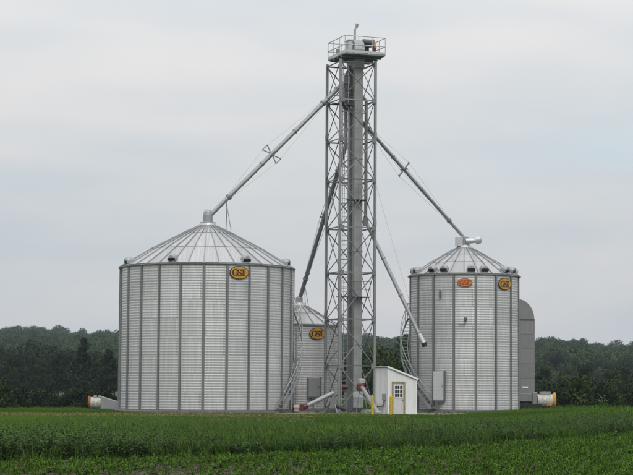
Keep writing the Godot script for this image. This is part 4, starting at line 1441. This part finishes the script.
		if rng.randf() < 0.55:
			young.append([x, lerpf(d, row, 0.85), 0.9 - 0.3 * near, Color.WHITE * rng.randf_range(0.8, 1.15)])
		else:
			creeping.append([x, d, rng.randf_range(0.5, 1.0), Color.WHITE * rng.randf_range(0.8, 1.15)])
	scatter("seedlings", "young green crop seedlings standing in the brown field", "seedlings", [tuft_mesh(14, 9, 0.03, 0.11, 0.25, 0.02, sprout), tuft_mesh(15, 7, 0.03, 0.08, 0.2, 0.022, sprout), tuft_mesh(18, 14, 0.06, 0.08, 0.2, 0.014, sprout)], young, rng, 0.8, 1.25)
	scatter("field_weeds", "small leafy weeds spreading over the brown field", "weeds", [weed_mesh(16, 0.20, sprout), tuft_mesh(17, 18, 0.12, 0.05, 0.17, 0.02, sprout)], creeping, rng, 0.7, 1.2)
	# clods on the bare soil
	var clod := Kit.new()
	clod.lathe([Vector2(0.05, -0.02), Vector2(0.06, 0.015), Vector2(0.03, 0.04), Vector2(0, 0.045)], 6, true)
	var cm := MultiMesh.new()
	cm.transform_format = MultiMesh.TRANSFORM_3D
	cm.mesh = clod.mesh()
	cm.instance_count = 7000
	for i in 7000:
		var d := rng.randf_range(28.0, 46.0)
		var x := rng.randf_range(-1.0, 1.0) * (d * 0.178 + 1.0)
		d = minf(d, field_edge(x) - 0.4)
		var s := rng.randf_range(0.3, 1.1)
		cm.set_instance_transform(i, Transform3D(Basis.from_euler(Vector3(rng.randf() * 0.6, rng.randf() * TAU, 0)).scaled(Vector3(s * rng.randf_range(0.7, 1.5), s, s)), Vector3(x, 0, -d)))
	var co := MultiMeshInstance3D.new()
	co.name = "soil_clods"
	co.multimesh = cm
	co.material_override = M.soil
	add_child(co)
	co.set_meta("kind", "stuff")
	co.set_meta("label", "brown clods of earth on the bare field")
	co.set_meta("category", "soil")

# ------------------------------------------------------------------ sky
func make_sky() -> Sky:
	var n := FastNoiseLite.new()
	n.seed = 41
	n.frequency = 1.5
	n.fractal_octaves = 4
	var w := 1536
	var h := 768
	var im := Image.create(w, h, false, Image.FORMAT_RGBF)
	for y in h:
		var el := PI * (0.5 - (y + 0.5) / h)
		var s := sin(el)
		for x in w:
			var a := TAU * (x + 0.5) / w
			var c := cos(el)
			if s < 0.0:
				im.set_pixel(x, y, Color(0.12, 0.13, 0.10))
				continue
			# a closed cloud deck, brighter overhead than at the horizon, with long thin streaks in it
			var az := fposmod(a + PI, TAU) - PI
			var L := 0.585 * (1.0 + 1.7 * s)
			var q := n.get_noise_3d(cos(a) * c * 2.2, s * 13.0, sin(a) * c * 2.2)
			var q2 := n.get_noise_3d(cos(a) * c * 6.0 + 9.0, s * 30.0, sin(a) * c * 6.0)
			q += q2 * 0.35
			var blue := clampf(0.28 - q * 1.1, 0.0, 1.0)
			# thin places where blue sky comes through, as far apart as streets of cloud
			for g in 9:
				var ga: float = fposmod(az - (0.150 + g * TAU / 9.0) + PI, TAU) - PI
				var ge: float = el - (0.124 + 0.09 * (g % 3)) - ga * 0.12
				blue += 1.1 * exp(-ga * ga / 0.006 - ge * ge / 0.00022) * clampf(0.8 + q2, 0.0, 1.5)
			blue = minf(blue, 1.4)
			L *= 1.0 + 0.09 * q
			im.set_pixel(x, y, Color(L * lerpf(1.012, 0.90, blue), L * lerpf(1.008, 0.985, blue), L * lerpf(1.012, 1.045, blue)))
	var m := PanoramaSkyMaterial.new()
	m.panorama = ImageTexture.create_from_image(im)
	var sky := Sky.new()
	sky.sky_material = m
	return sky

func _ready():
	# camera
	var cam := Camera3D.new()
	cam.name = "camera"
	cam.position = Vector3(0, 1.6, 0)
	cam.fov = 14.46
	cam.rotation_degrees = Vector3(4.566, 0, 0.38)
	cam.near = 0.5
	cam.far = 9000.0
	add_child(cam)
	cam.current = true
	# sky and haze
	var env := Environment.new()
	env.background_mode = Environment.BG_SKY
	env.sky = make_sky()
	env.tonemap_mode = Environment.TONE_MAPPER_LINEAR
	env.tonemap_exposure = 1.0
	env.sdfgi_enabled = true
	env.ssao_enabled = true
	env.ssil_enabled = true
	env.fog_enabled = true
	env.fog_density = 0.00013
	env.fog_light_color = Color(0.80, 0.85, 0.90)
	var we := WorldEnvironment.new()
	we.name = "world_environment"
	we.environment = env
	add_child(we)
	# the sun, spread wide by the clouds
	var sun := DirectionalLight3D.new()
	sun.name = "sun"
	sun.light_energy = 0.45
	sun.light_angular_distance = 24.0
	sun.light_color = Color(1.0, 0.98, 0.95)
	sun.shadow_enabled = true
	sun.rotation_degrees = Vector3(-48, 10, 0)
	add_child(sun)

	hill_noise.seed = 8
	hill_noise.frequency = 0.008
	make_materials()
	build_ground()
	var bins := build_bins()
	build_tower()
	build_elevator()
	build_spouts(bins)
	build_dryer()
	build_bin_fan()
	build_shed()
	build_boxes(bins)
	build_augers()
	build_bollards()
	build_trees()
	build_plants()
